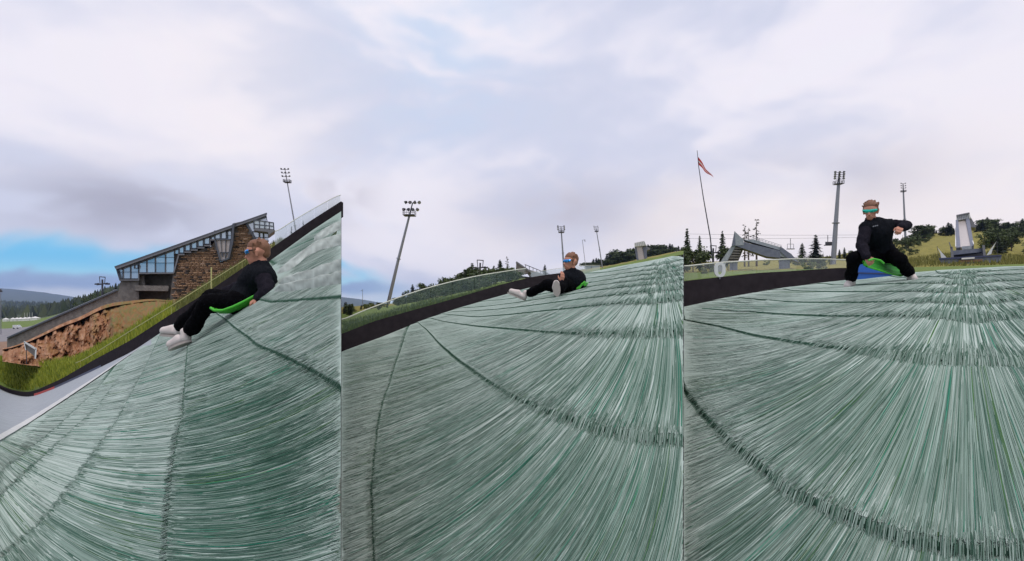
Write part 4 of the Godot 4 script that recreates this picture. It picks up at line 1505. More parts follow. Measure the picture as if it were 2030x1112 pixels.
func make_left():
	make_terrain("L", 0, "grass_bank", M.grass, 0.15)
	make_terrain("L", 1, "hillside", M.meadow, 0.2)
	make_terrain("L", 2, "dirt_ground", M.dirt, 0.2)
	make_terrain("L", 3, "car_park", M.asphalt)
	make_terrain("L", 4, "field", M.grass)
	make_terrain("L", 5, "plain", M.woodland)
	make_terrain("L", 6, "plain", M.woodland)
	# unmatted concrete margin and the painted line beside it
	var b: Dictionary = BAY.L
	table(b)
	var line := [[-140, 952], [0, 872], [60, 835], [130, 790], [200, 744], [250, 709], [285, 685]]
	for e in [["margin", M.pale_concrete, 0.006], ["painted_line", M.marking, 0.03]]:
		var rows := []
		var steps := 14
		for k in steps + 1:
			var f := float(k) / steps
			var pts := PackedVector3Array()
			for j in 91:
				var x := lerpf(-138, 300, j / 90.0)
				var wy := cvs(b.W, x)
				var ly := maxf(wy + 0.5, cv(line, x))
				var wd := 0.5 + 5.5 * clampf((260.0 - x) / 260.0, 0, 1.3) + noise.get_noise_1d(x * 4.0) * 0.8
				var y := lerpf(wy, ly, f) if e[0] == "margin" else lerpf(ly - wd, ly + wd, f)
				if e[0] != "margin" and x > 272: y = ly
				pts.append(slope_pt(b, x, y, e[2]))
			rows.append(pts)
		var m := MB.new()
		m.grid(rows)
		tag(put(e[0], m.mesh(), e[1]), "", "", "", "structure")
	# rucked-up mats by the brow, pale with wear
	var folds := [
		[[[545, 548], [590, 516], [622, 490], [676, 476]], 11.0, Color(0.44, 0.50, 0.46)],
		[[[622, 478], [648, 458], [676, 446]], 9.0, Color(0.44, 0.50, 0.46)],
		[[[548, 566], [605, 553], [676, 532]], 7.0, Color(0.44, 0.50, 0.46)],
		[[[540, 580], [605, 572], [676, 560]], 6.0, Color(0.44, 0.50, 0.46)]]
	var root: Node3D = get_node("landing_slope")
	for fo in folds:
		var rows := []
		var cols := []
		for k in 9:
			var u := lerpf(-1, 1, k / 8.0)
			var pts := PackedVector3Array()
			var cl := PackedColorArray()
			for j in 41:
				var f := j / 40.0
				var x := lerpf(fo[0][0][0], 676.0, f)
				var y := cvs(fo[0], x)
				var wd: float = fo[1] * (0.55 + 0.45 * smoothstep(0.0, 0.4, f)) * (1.0 + noise.get_noise_1d(x * 1.5) * 0.4)
				var hh: float = (1.0 - u * u) * 0.055 * smoothstep(0.0, 0.12, f) * (1.0 + noise.get_noise_2d(x * 1.2, u * 8.0) * 0.35)
				pts.append(slope_pt(b, x, y + u * wd, 0.008 + hh))
				cl.append((fo[2] as Color) * (0.85 + 0.5 * noise.get_noise_2d(x * 3.0, u * 60.0)))
			rows.append(pts); cols.append(cl)
		var m := MB.new()
		m.grid(rows, cols)
		put("folded_mat", m.mesh(), M.bristle, root)
	var wall = make_barrier("L", -138, 676, "black barrier curving round the foot of the slope under the building")
	# red and blue stretch of the barrier's foot
	for e in [["stripe", M.red, 66.0, 108.0], ["stripe", M.navy, 108.0, 200.0]]:
		var m := MB.new()
		for k in 10:
			var xa := lerpf(e[2], e[3], k / 10.0)
			var xb := lerpf(e[2], e[3], (k + 1) / 10.0)
			var za := 1.0 / cvs(b.Q, xa) - 0.02
			var zb := 1.0 / cvs(b.Q, xb) - 0.02
			m.quad(at(xa, cvs(b.W, xa), za), at(xa, cvs(b.W, xa) - 4.5, za), at(xb, cvs(b.W, xb) - 4.5, zb), at(xb, cvs(b.W, xb), zb))
		put(e[0], m.mesh(), e[1], wall)
	# thin yellow safety rope on stakes beyond the barrier, then the glass guard higher up
	var rope := thing("safety_rope", "thin yellow rope on a stake above the grass beside the building", "rope")
	var rp := [[150, 722], [190, 699], [260, 655], [340, 606], [420, 556], [495, 509], [540, 482]]
	var rm := MB.new()
	var last := Vector3.ZERO
	for k in 41:
		var x := lerpf(150, 540, k / 40.0)
		var p := at(x, cvs(rp, x), 1.0 / cvs(b.Q, x) + 0.3)
		if k > 0: rm.tube(last, p, 0.014, 0.014, 6, false)
		last = p
	put("rope", rm.mesh(), M.rail_yellow, rope)
	for x in [160, 250, 340, 419, 480, 538]:
		var z := 1.0 / cvs(b.Q, float(x)) + 0.3
		var tall := 27.0 if x == 419 else 1.0
		put("stake", rod(at(x, cvs(b.W, x) + 4, z), at(x, cvs(rp, x) - tall, z), 0.005 if x != 419 else 0.02), M.rail_yellow, rope)
	make_guard("L", [[545, 462], [575, 441], [610, 420], [640, 403], [676, 384]], M.glass_frost, "frosted glass guard along the top of the steep slope beside the building", 26.0, 0.012, M.rail)
	make_cliff()
	tufts("L", -130, 340, 0, 0.2, 1.0, 16000, 0.35, Color(0.14, 0.20, 0.012), Color(0.36, 0.38, 0.035), "tall_grass", "bright yellow-green grass growing behind the black barrier under the rock face")
	tufts("L", 330, 560, 0, 0.2, 1.0, 4000, 0.18, Color(0.08, 0.10, 0.02), Color(0.20, 0.19, 0.05), "dry_grass", "olive grass strip between the stone building and the black barrier")
	# concrete ramp wall with a dark coping
	var rw := thing("ramp_wall", "long sloping concrete wall with dark coping above the rock face", "wall", at(130, 640, 55))
	put("wall_face", prism([[14, 672], [233, 576], [246, 600], [246, 640], [100, 690], [14, 700]], 55, 57), M.concrete, rw)
	put("coping", bar(14, 670, 234, 574, 54.8, 0.16, 2.6), M.frame, rw)
	make_building()
	make_pylon("chairlift pylon behind the concrete ramp wall", ground("L", 203, 150), 6.2, 0.0)
	for t in [[168, 150, 583], [180, 140, 578], [193, 160, 576], [210, 150, 574], [222, 140, 571], [230, 150, 560]]:
		tree("L", t[0], t[1], t[2], "shrub" if t[0] < 225 else "dark", "green bush growing behind the concrete ramp wall" if t[0] < 225 else "small dark spruce beside the corner of the glazed building", "bushes behind the ramp wall" if t[0] < 225 else "")
	for t in [[578, 447], [601, 436]]:
		var z := 70.0
		tree("L", t[0], z, t[1], "dark", "small dark spruce peeping over the frosted glass guard", "spruces over the frosted guard", 0.35)
	make_mast("floodlight mast rising behind the frosted glass guard", ground("L", 601, 95), at(565, 336, 95), 1.25, 3, 3, 0.16)
	# low screen board standing at the foot of the rock face
	var sb := thing("screen_board", "dark tilted board in a pale frame at the foot of the rock face", "board", at(60, 708, 38))
	put("board", prism([[48.5, 680], [70, 694], [69, 707], [51, 692]], 38, 38.3), M.dark_concrete, sb)
	for e in [[47.5, 677.5, 71.5, 692, .12], [71.5, 691, 70, 711, .11], [47.8, 678, 51, 694, .06]]:
		put("frame", bar(e[0], e[1], e[2], e[3], 37.9, e[4], 0.2), M.off_white, sb)
	put("leg", bar(52, 690, 53, 722, 38.35, .07, .07), M.dark_steel, sb)
	# car park beyond: white tents, flag poles, a parked van
	for k in 7:
		var x: float = [12, 26, 34, 41, 50, 58, 70][k]
		var p := ground("L", x, 430)
		var w: float = [3.0, 2.2, 3.2, 3.4, 3.2, 3.0, 5.5][k]
		var t := thing("event_tent", "white tent in the row at the edge of the car park", "tent", p, "tents by the car park")
		var m := MB.new()
		m.box(p + Vector3(-w / 2, -0.3, -1.5), p + Vector3(w / 2, 1.7, 1.5))
		put("side_walls", m.mesh(), M.white, t)
		var r := MB.new()
		var c := p + Vector3(0, 3.0, 0)
		var q := [p + Vector3(-w * .55, 1.7, 1.7), p + Vector3(w * .55, 1.7, 1.7), p + Vector3(w * .55, 1.7, -1.7), p + Vector3(-w * .55, 1.7, -1.7)]
		for e in 4: r.tri(q[e], c, q[(e + 1) % 4])
		put("roof", r.mesh(), M.white, t)
	for k in 4:
		var p := ground("L", 49 + k * 5, 440)
		tag(put("flag_pole", rod(p - Vector3(0, .3, 0), p + Vector3(0, 6.5, 0), 0.13, 0.08), M.white), "slim white pole standing behind the row of tents", "pole", "poles behind the tents")
	var vp := ground("L", 34, 240)
	var van := thing("parked_van", "white van parked on the open car park", "van", vp)
	var vm := MB.new()
	vm.prism(PackedVector2Array([Vector2(vp.x - 1.3, vp.y + .35), Vector2(vp.x - 1.3, vp.y + 1.7), Vector2(vp.x + .6, vp.y + 1.75), Vector2(vp.x + 1.0, vp.y + 1.1), Vector2(vp.x + 1.4, vp.y + .95), Vector2(vp.x + 1.4, vp.y + .35)]), -vp.z - .8, -vp.z + .8)
	put("body", vm.mesh(), M.off_white, van)
	for s in [-.8, .9]: put("wheel", rod(vp + Vector3(s, .3, .85), vp + Vector3(s, .3, .6), .33, .33, 12), M.lamp, van)
	put("windscreen", bar(0, 0, 1, 1, 1, .001, .001), M.window_dark, van).mesh = _quad([vp + Vector3(.62, 1.66, .6), vp + Vector3(.98, 1.14, .6), vp + Vector3(.98, 1.14, -.6), vp + Vector3(.62, 1.66, -.6)], Vector3(.02, .01, 0))
	# lamp post at the far side of the car park
	var lb := ground("L", 2, 180)
	var lp := thing("lamp_post", "pale lamp post on the car park verge", "lamp post", lb)
	put("post", rod(lb - Vector3(0, .4, 0), at(1.5, 577, 180), 0.13, 0.08), M.steel, lp)
	put("lantern", rod(at(0, 574, 180), at(3, 578, 180), 0.35, 0.35), M.lamp, lp)

func _quad(p: Array, off: Vector3) -> ArrayMesh:
	var m := MB.new()
	m.quad(p[0] + off, p[1] + off, p[2] + off, p[3] + off)
	return m.mesh()

func make_middle():
	make_terrain("M", 0, "grass_bank", M.grass, 0.12)
	make_terrain("M", 1, "hillside", M.grass, 0.2)
	make_terrain("M", 2, "hillside", M.meadow, 0.3)
	make_terrain("M", 3, "hillside", M.meadow, 0.3)
	make_barrier("M", 677, 1152, "black barrier beside the reclining rider")
	make_guard("M", [[677, 635], [720, 616], [760, 601], [805, 584], [850, 570], [900, 557], [950, 546], [1000, 538], [1042, 532]], M.glass, "clear glass guard with a pale handrail in front of the spruce wood", 44.0, 0.017, M.rail)
	make_guard("M", [[1052, 540], [1100, 533], [1150, 526], [1190, 526]], M.glass_frost, "frosted glass guard ending behind the reclining rider", 30.0, 0.008, M.rail)
	tufts("M", 678, 1000, 0, 0.1, 1.0, 9000, 0.22, Color(0.03, 0.07, 0.010), Color(0.12, 0.17, 0.025), "bank_grass", "green grass behind the clear glass guard")
	for t in [[684, 60, 598, "dark"], [699, 62, 601, "dark"], [716, 64, 604, "dark"], [690, 45, 615, "shrub"], [708, 45, 618, "shrub"], [731, 60, 597, "bush"], [748, 62, 596, "bush"], [764, 60, 599, "bush"], [785, 62, 592, "shrub"],
		[799, 66, 578, "dark"], [818, 66, 563, "dark"], [832, 60, 575, "shrub"], [845, 66, 556, "leafy"], [858, 64, 562, "leafy"], [872, 60, 565, "leafy"], [886, 68, 545, "leafy"], [899, 58, 558, "bush"], [912, 70, 540, "dark"], [906, 56, 563, "bush"],
		[924, 68, 545, "leafy"], [936, 72, 521, "spruce"], [929, 66, 530, "spruce"], [943, 66, 535, "spruce"], [958, 64, 540, "spruce"], [968, 70, 535, "leafy"], [979, 70, 526, "spruce"], [991, 72, 514, "spruce"], [985, 64, 540, "shrub"], [1005, 74, 507, "snag"], [1080, 120, 524, "dark"]]:
		var k: String = t[3]
		var lab: String = {"dark": "dark spruce in the wood behind the clear glass guard", "shrub": "dark green bush behind the clear glass guard", "bush": "yellow-green bush behind the clear glass guard", "leafy": "loose leafy tree behind the clear glass guard", "spruce": "tall ragged spruce beside the lift pylon in the wood", "snag": "nearly bare tall spruce at the end of the wood"}[k]
		if t[0] == 1080: lab = "lone small dark spruce behind the frosted guard near the reclining rider"
		tree("M", t[0], t[1], t[2], k, lab, "" if k == "snag" or t[0] == 1080 else "trees behind the clear guard: " + k, 1.7 if k in ["dark", "spruce"] else 1.4)
	for q in 90:
		var x := rng.randf_range(682, 1030)
		var top := cv([[680, 606], [720, 606], [770, 602], [800, 586], [850, 566], [900, 552], [940, 532], [990, 532], [1030, 536]], x) + rng.randf_range(-8, 6)
		tree("M", x, rng.randf_range(40, 78), top, ["leafy", "shrub", "spruce"][q % 3], "KIND of the thick undergrowth hedging the clear glass guard", "undergrowth along the clear guard: KIND", 1.6)
	var xs := 1161.0
	while xs < 1356.0:
		var top := cv([[1160, 520], [1180, 509], [1196, 513], [1212, 497], [1240, 490], [1256, 489], [1262, 493], [1282, 483], [1300, 482], [1330, 484], [1356, 489]], xs) + rng.randf_range(-1.5, 5.0)
		if not (xs > 1256 and xs < 1284):
			tree("M", xs, 330, top, "spruce" if rng.randf() < 0.6 else "leafy", "KIND of the low wood by the distant pale jump tower beyond the brow", "wood beyond the brow: KIND", 2.6)
			if xs > 1282 or xs < 1245: tree("M", xs + 3, 280, top + 9, "leafy" if rng.randf() < 0.6 else "shrub", "KIND of the low wood by the distant pale jump tower beyond the brow", "wood beyond the brow: KIND", 2.6)
		xs += rng.randf_range(4.5, 7)
	make_mast("tall leaning floodlight mast with two rows of lamps beside the spruce wood", ground("M", 767, 105), at(818, 402, 105), 2.6, 2, 4, 0.36)
	make_mast("floodlight mast rising straight behind the reclining rider", ground("M", 1119, 130), at(1112, 449, 130), 1.5, 3, 2, 0.26)
	make_mast("far thin floodlight mast standing at the edge of the low wood beyond the brow", ground("M", 1195, 170), at(1181, 449, 170), 1.2, 3, 2, 0.2)
	var lb := ground("M", 1163, 120)
	var lp := thing("crook_lamp", "thin pale street lamp with a short crook between two floodlight masts", "street lamp", lb)
	put("post", rod(lb - Vector3(0, .5, 0), at(1154.5, 476, 120), 0.07, 0.05), M.steel, lp)
	put("arm", rod(at(1154.5, 476, 120), at(1160, 475, 120), 0.05), M.steel, lp)
	put("lantern", rod(at(1159, 475, 120), at(1160, 479, 120), 0.10, 0.08), M.steel, lp)
	var sb := ground("M", 719, 200)
	var sp := thing("street_lamp", "tiny far lamp post under the patch of blue sky beside the leaning mast", "street lamp", sb)
	put("post", rod(sb - Vector3(0, .5, 0), at(719, 574, 200), 0.10, 0.07), M.steel, sp)
	put("arm", rod(at(715, 577, 200), at(720, 574, 200), 0.07), M.steel, sp)
	make_pylon("chairlift pylon among the ragged spruces behind the clear glass guard", ground("M", 951, 66), ground("M", 951, 66).distance_to(at(951, 521, 66)), 0.02)
	# the end of the smaller jump: wedge face, deck and rails
	var j := thing("small_jump_end", "dark triangular end of a small jump with railings beside the reclining rider", "ski jump", at(1050, 545, 90))
	put("wedge", prism([[1023.5, 519.5], [1053, 540], [1022, 547]], 90, 92), M.dark_concrete, j)
	put("wedge_edge", bar(1023.3, 519, 1054, 540, 89.9, .25, 2.2), M.trim, j)
	put("deck", prism([[1038, 531], [1092, 548], [1092, 556], [1050, 548]], 91, 95), M.steel, j)
	for k in 7:
		var x := 1042.0 + k * 7.4
		put("rail_post", bar(x, 533 + k * 2.3, x, 525 + k * 3.0, 91.2, .09, .09), M.dark_steel, j)
	put("top_rail", bar(1040, 524, 1090, 544, 91.1, .10, .1), M.dark_steel, j)
	put("support", prism([[1024, 546], [1092, 554], [1092, 575], [1024, 575]], 92, 95), M.concrete, j)
	# pale distant jump tower
	var t := thing("jump_tower", "small pale jump tower on the skyline between the low woods", "tower", at(1270, 520, 200))
	put("chute", prism([[1261.5, 488.5], [1273, 487], [1281, 524], [1268, 524]], 200, 204), M.track, t)
	put("side_wall", prism([[1258, 488], [1261.3, 488], [1267.6, 524], [1264, 524]], 199.5, 205), M.steel_blue, t)
	put("side_wall", prism([[1273.2, 487], [1281, 486.5], [1283, 491], [1282, 500], [1284, 524], [1281.2, 524]], 199.6, 206), M.steel_blue, t)
	put("start_house", prism([[1257.5, 481.5], [1277, 477.5], [1281.5, 486.2], [1258, 489]], 198.5, 205), M.off_white, t)
	for k in 6: put("rib", bar(1260 + k * 3.4, 481.5 - k * .7, 1261 + k * 3.5, 488 - k * .35, 198.4, .12, .2), M.steel, t)
	put("side_stand", prism([[1281, 488], [1289, 491.5], [1288.5, 494], [1282, 496]], 200, 204), M.trim, t)

func make_right():
	make_terrain("R", 0, "grass_bank", M.grass, 0.1)
	make_terrain("R", 1, "hillside", M.grass, 0.15)
	make_terrain("R", 2, "hillside", M.meadow, 0.3)
	make_terrain("R", 3, "hillside", M.meadow, 0.6, 14)
	make_barrier("R", 1355.8, 1702, "black barrier leading up to the squatting rider")
	make_guard("R", [[1355.8, 528], [1420, 521], [1500, 516], [1580, 513], [1640, 513.5], [1692, 516]], M.glass, "clear glass guard with a pale handrail in front of the concrete jump", 48.0, 0.013, M.rail)
	tufts("R", 1356, 1690, 0, 0.1, 1.0, 9000, 0.16, Color(0.03, 0.08, 0.010), Color(0.11, 0.19, 0.025), "verge_grass", "green grass behind the guard with the 0 marker")
	tufts("R", 1700, 2180, 2, 0.0, 1.0, 8000, 0.55, Color(0.09, 0.10, 0.015), Color(0.24, 0.22, 0.045), "meadow_grass", "dry yellow-green meadow grass around the jump tower")
	# distance marker: a white 0 standing on the barrier
	var tm := TextMesh.new()
	tm.text = "0"
	tm.font_size = 64
	tm.depth = 0.03
	var fnt := SystemFont.new()
	fnt.font_names = PackedStringArray(["Droid Sans"])
	fnt.font_weight = 700
	tm.font = fnt
	tm.pixel_size = 0.0056
	var zm := 1.0 / cvs(BAY.R.Q, 1427.0) - 0.03
	var mk := thing("distance_marker", "white number 0 standing on the black barrier", "number sign", at(1427, 550, zm))
	var t0 := MeshInstance3D.new()
	t0.mesh = tm
	t0.material_override = M.off_white
	t0.name = "numeral"
	mk.add_child(t0)
	t0.position = at(1427, 535.5, zm) - mk.position
	t0.scale = Vector3(1.15, 0.98, 1)
	put("stem", bar(1427, 546, 1427, 553, zm + 0.01, 0.02, 0.02), M.steel, mk)
	# trees
	for t in [[1362, 70, 452, "spruce"], [1374, 66, 480, "leafy"], [1387, 70, 466, "spruce"], [1398, 62, 492, "leafy"], [1432, 72, 457, "spruce"], [1443, 70, 485, "leafy"], [1358, 60, 498, "leafy"], [1476, 110, 445, "snag"], [1484, 110, 450, "snag"], [1500, 110, 433, "snag"],
		[1590, 130, 481, "spruce"], [1600, 100, 500, "shrub"], [1617, 95, 464, "dark"], [1632, 100, 497, "shrub"], [1578, 110, 505, "shrub"], [1556, 100, 508, "bush"], [1645, 110, 503, "bush"], [1622, 60, 505, "shrub"], [1606, 58, 512, "bush"],
		[1664, 150, 494, "spruce"], [1674, 150, 490, "spruce"], [1683, 150, 496, "spruce"], [1692, 150, 494, "leafy"], [1700, 140, 498, "leafy"], [1520, 120, 512, "bush"], [1400, 50, 520, "bush"]]:
		var k: String = t[3]
		var lab: String = {"snag": "thin half-bare spruce near the concrete jump end", "leafy": "small loose tree between the flag pole and the tall mast", "spruce": "ragged spruce along the verge behind the guard with the 0 marker", "dark": "dense dark spruce beside the tall floodlight mast", "shrub": "dark bush at the foot of the dense spruce", "bush": "yellow-green bush on the verge behind the guard"}[k]
		tree("R", t[0], t[1], t[2], k, lab, "" if k == "dark" else "trees behind the jump: " + k, (0.9 if t[0] < 1450 else 1.5) if k in ["spruce", "dark"] else 1.3)
	xs_right()
	make_mast("tall thick floodlight mast behind the guard left of the squatting rider", ground("R", 1651, 100), at(1664, 342, 100), 1.6, 4, 3, 0.48)
	make_mast("slim far floodlight mast behind the squatting rider's elbow", ground("R", 1796, 150), at(1790, 364, 150), 1.2, 3, 2, 0.32)
	# flag pole with a narrow pennant
	var fb := ground("R", 1416, 58)
	var fp := thing("flag_pole", "leaning flag pole with a red and white pennant", "flag pole", fb)
	var pm := MB.new()
	var pts := [fb - Vector3(0, .5, 0), at(1408, 470, 58), at(1394, 390, 58), at(1385, 330, 58), at(1382, 298, 58)]
	for k in 4: pm.tube(pts[k], pts[k + 1], 0.075 - k * .012, 0.063 - k * .012, 8)
	put("pole", pm.mesh(), M.dark_steel, fp)
	for e in [["red_stripe", M.red, 0.0, 0.42], ["white_stripe", M.white, 0.42, 0.62], ["red_stripe", M.red, 0.62, 1.0]]:
		var m := MB.new()
		var rows := []
		for s in [e[2], e[3]]:
			var ln := PackedVector3Array()
			for k in 17:
				var f := k / 16.0
				var p := at(lerpf(1384.2, 1415, f), lerpf(311, 353, pow(f, 0.9)) + lerpf(0, 15.0 * (1 - f) , s), 58.0)
				p.z += sin(f * 9.0) * 0.15
				ln.append(p)
			rows.append(ln)
		m.grid(rows)
		put(e[0], m.mesh(), e[1], fp)
	# concrete jump end with stepped leg, beam, deck and rail
	var Z := 62.0
	var j := thing("concrete_jump", "pale concrete jump end with a pointed crest, stepped leg and railings", "ski jump", at(1480, 540, Z))
	put("crest", prism([[1456, 458], [1473, 474], [1475, 486], [1458, 487], [1450, 488]], Z, Z + 2.6), M.pale_concrete, j)
	put("crest_face", prism([[1456, 458], [1458.5, 486], [1450, 488]], Z - 0.15, Z - 0.02), M.steel_blue, j)
	put("beam", prism([[1458, 480], [1475, 480], [1546, 497], [1547, 511], [1520, 508.5], [1458, 487]], Z + 0.05, Z + 2.5), M.steel_blue, j)
	put("deck", prism([[1473, 475], [1492, 474], [1548, 490], [1570, 504], [1566, 513], [1546, 508], [1546, 496]], Z + 0.3, Z + 2.4), M.pale_concrete, j)
	put("tail", prism([[1547, 488], [1569, 504], [1584, 520], [1560, 511], [1548, 500]], Z + 0.2, Z + 2.4), M.steel_blue, j)
	put("leg", prism([[1450, 487.5], [1459, 486], [1436, 528], [1434, 545], [1418, 545], [1430, 516]], Z + 0.1, Z + 2.0), M.pale_concrete, j)
	for k in 6: put("step", prism([[1457 - k * 2.6, 490 + k * 5.0], [1470 - k * 1.4, 491 + k * 5.0], [1470 - k * 1.4, 493.4 + k * 5.0], [1455 - k * 2.6, 493.4 + k * 5.0]], Z + 0.2, Z + 2.2), M.concrete, j)
	put("pillar", prism([[1446, 518], [1462, 518], [1462, 552], [1446, 552]], Z + 0.5, Z + 1.7), M.steel_blue, j)
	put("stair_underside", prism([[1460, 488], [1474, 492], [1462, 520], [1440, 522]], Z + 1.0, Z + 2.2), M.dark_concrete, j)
	put("pillar", prism([[1544, 510], [1566, 512], [1566, 545], [1544, 545]], Z + 0.5, Z + 1.7), M.steel_blue, j)
	for k in 10:
		var x := 1494.0 + k * 6.0
		put("rail_post", bar(x, 476 + k * 1.65, x, 468.5 + k * 1.9, Z + 2.2, .035, .035), M.steel, j)
	for e in [[1490, 467.5, 1550, 486.5], [1490, 470.5, 1550, 489]]:
		put("rail", bar(e[0], e[1], e[2], e[3], Z + 2.18, .04, .04), M.steel, j)
	# chairlift: pylon, two cables, two chairs
	make_pylon("chairlift pylon below the leaning flag pole", ground("R", 1414, 66), ground("R", 1414, 66).distance_to(at(1414, 492, 66)), 0.0)
	for e in [[463.5, 465.5], [472.5, 470.0]]:
		var m := MB.new()
		var last := Vector3.ZERO
		for k in 25:
			var f := k / 24.0
			var p := at(lerpf(1356, 1720, f), lerpf(e[0], e[1], f) + sin(PI * f) * 1.6, 90)
			if k > 0: m.tube(last, p, 0.022, 0.022, 4, false)
			last = p
		tag(put("lift_cable", m.mesh(), M.steel), "thin chairlift cable strung across the sky behind the concrete jump", "cable", "chairlift cables")
	make_chair(at(1567, 472.5, 90), 1.05, "pale empty lift chair hanging from the cable beyond the jump's tail", false)
	make_chair(at(1641, 466, 90), 1.0, "dark lift chair hanging beside the tall floodlight mast", true)
	# take-off table
	var W := 64.0
	var k := thing("takeoff_table", "blue-grey take-off table with two pale wind sails at the brow", "ski jump", at(1922, 524, W))
	put("lower_beam", prism([[1862, 514], [1985, 507], [1984.5, 519.5], [1868, 527]], W, W + 4), M.steel_blue, k)
	put("beam_cap", prism([[1861, 511.5], [1985.5, 504.8], [1985.5, 508], [1861.5, 515]], W - 0.15, W + 4.1), M.navy, k)
	put("upper_beam", prism([[1887, 497], [1950.5, 491.5], [1951, 499], [1888, 505.5]], W + 1.0, W + 4), M.steel_blue, k)
	put("recess", prism([[1888, 504], [1950, 498], [1949, 510], [1889, 515]], W + 2.4, W + 4), M.lamp, k)  # near-black block: the shade inside the opening is put into its colour
	put("white_panel", prism([[1906, 511.2], [1932, 509.6], [1932, 512.6], [1906, 514.2]], W - 0.3, W - 0.18), M.white, k)
	put("front_strip", prism([[1900, 516], [1948, 513.5], [1948, 518], [1900, 520.5]], W - 0.12, W - 0.02), M.dirt, k)
	for e in [[1886, 489, 1888.5, 513, .32], [1949.5, 486, 1952, 508, .32], [1881.5, 480, 1886, 493, .12]]:
		put("post", bar(e[0], e[1], e[2], e[3], W + 0.6, e[4], 0.4), M.trim, k)
	put("sail", prism([[1858, 490], [1863, 496], [1878.5, 513], [1866, 513.5], [1864, 502]], W + 0.5, W + 0.56), M.off_white, k)
	put("sail", prism([[1975.5, 478.5], [1968, 493], [1965, 503.5], [1955.5, 506], [1964, 493]], W + 0.5, W + 0.56), M.off_white, k)
	for e in [[1857.5, 488, 1862, 514], [1976.5, 477, 1977, 506]]:
		put("sail_post", bar(e[0], e[1], e[2], e[3], W + 0.6, .06, .06), M.dark_steel, k)
	for x in [1872, 1925, 1978]:
		put("foot", prism([[x - 4, 515], [x + 4, 515], [x + 4, 545], [x - 4, 545]], W + 1, W + 2.5), M.concrete, k)
	# in-run tower
	var t := thing("inrun_tower", "steep pale in-run with dark side walls and a ribbed white start house", "tower", at(1912, 500, 80))
	var z0 := 70.0
	var z1 := 88.0
	var cm := MB.new()
	cm.box8([at(1904, 490, z0), at(1899.5, 438, z1), at(1914, 436, z1), at(1924, 488.5, z0), at(1904, 497, z0 + .3), at(1899.5, 445, z1 + .3), at(1914, 443, z1 + .3), at(1924, 495, z0 + .3)])
	put("chute", cm.mesh(), M.track, t)
	for e in [[1894.5, 438, 1899.4, 438, 1895.5, 491, 1903.8, 490], [1914.2, 436, 1921.5, 434, 1924.2, 488.5, 1930.5, 486]]:
		var m := MB.new()
		m.box8([at(e[4], e[5], z0 - .3), at(e[0], e[1] - 2, z1 - .3), at(e[2], e[3] - 2, z1 - .3), at(e[6], e[7], z0 - .3), at(e[4], e[5] + 12, z0), at(e[0], e[1] + 10, z1), at(e[2], e[3] + 10, z1), at(e[6], e[7] + 12, z0)])
		put("side_wall", m.mesh(), M.steel_blue, t)
	put("handrail", rod(at(1922, 455, z1 - 4), at(1930, 484, z0 - .5), 0.05), M.white, t)
	put("handrail", rod(at(1894, 452, z1 - 4), at(1894.5, 489, z0 - .5), 0.05), M.white, t)
	put("chute_lip", prism([[1906, 488.5], [1925.5, 487], [1926.5, 493], [1907, 495]], z0 - .8, z0 - .1), M.pale_concrete, t)
	put("start_house", prism([[1896.5, 427.5], [1921, 422.3], [1925.5, 432.5], [1897, 437]], z1 - .5, z1 + 5), M.off_white, t)
	put("start_roof", prism([[1895.5, 426], [1921.5, 420.8], [1922.3, 423], [1896, 428.2]], z1 - .8, z1 + 5.2), M.trim, t)
	for q in 7: put("rib", bar(1899 + q * 3.3, 427.6 - q * .7, 1900 + q * 3.5, 436 - q * .5, z1 - .58, .07, .07), M.steel, t)
	put("side_block", prism([[1921.7, 434.5], [1926, 433], [1935, 449], [1933, 451], [1923.5, 450]], z1, z1 + 4), M.trim, t)
	put("lamp", rod(at(1921, 452, z1 - .4), at(1921.2, 452.2, z1 - .6), .09), M.white, t)
	for e in [[1900, 445], [1916, 445]]:
		put("support", prism([[e[0] - 2, e[1]], [e[0] + 2, e[1]], [e[0] + 2, 530], [e[0] - 2, 530]], z1 + .6, z1 + 1.6), M.concrete, t)
	# blue padded mat standing behind the rider
	var bp := thing("blue_pad", "bright blue pad standing on the brow behind the squatting rider", "crash pad", at(1745, 549, 10.6))
	put("pad", prism([[1699, 556], [1702, 519], [1708, 516], [1722, 519], [1745, 530], [1793, 537], [1790, 549], [1745, 551]], 10.4, 10.6), M.blue, bp)
	put("seam", bar(1701, 541, 1790, 543, 10.38, .02, .015), M.navy, bp)

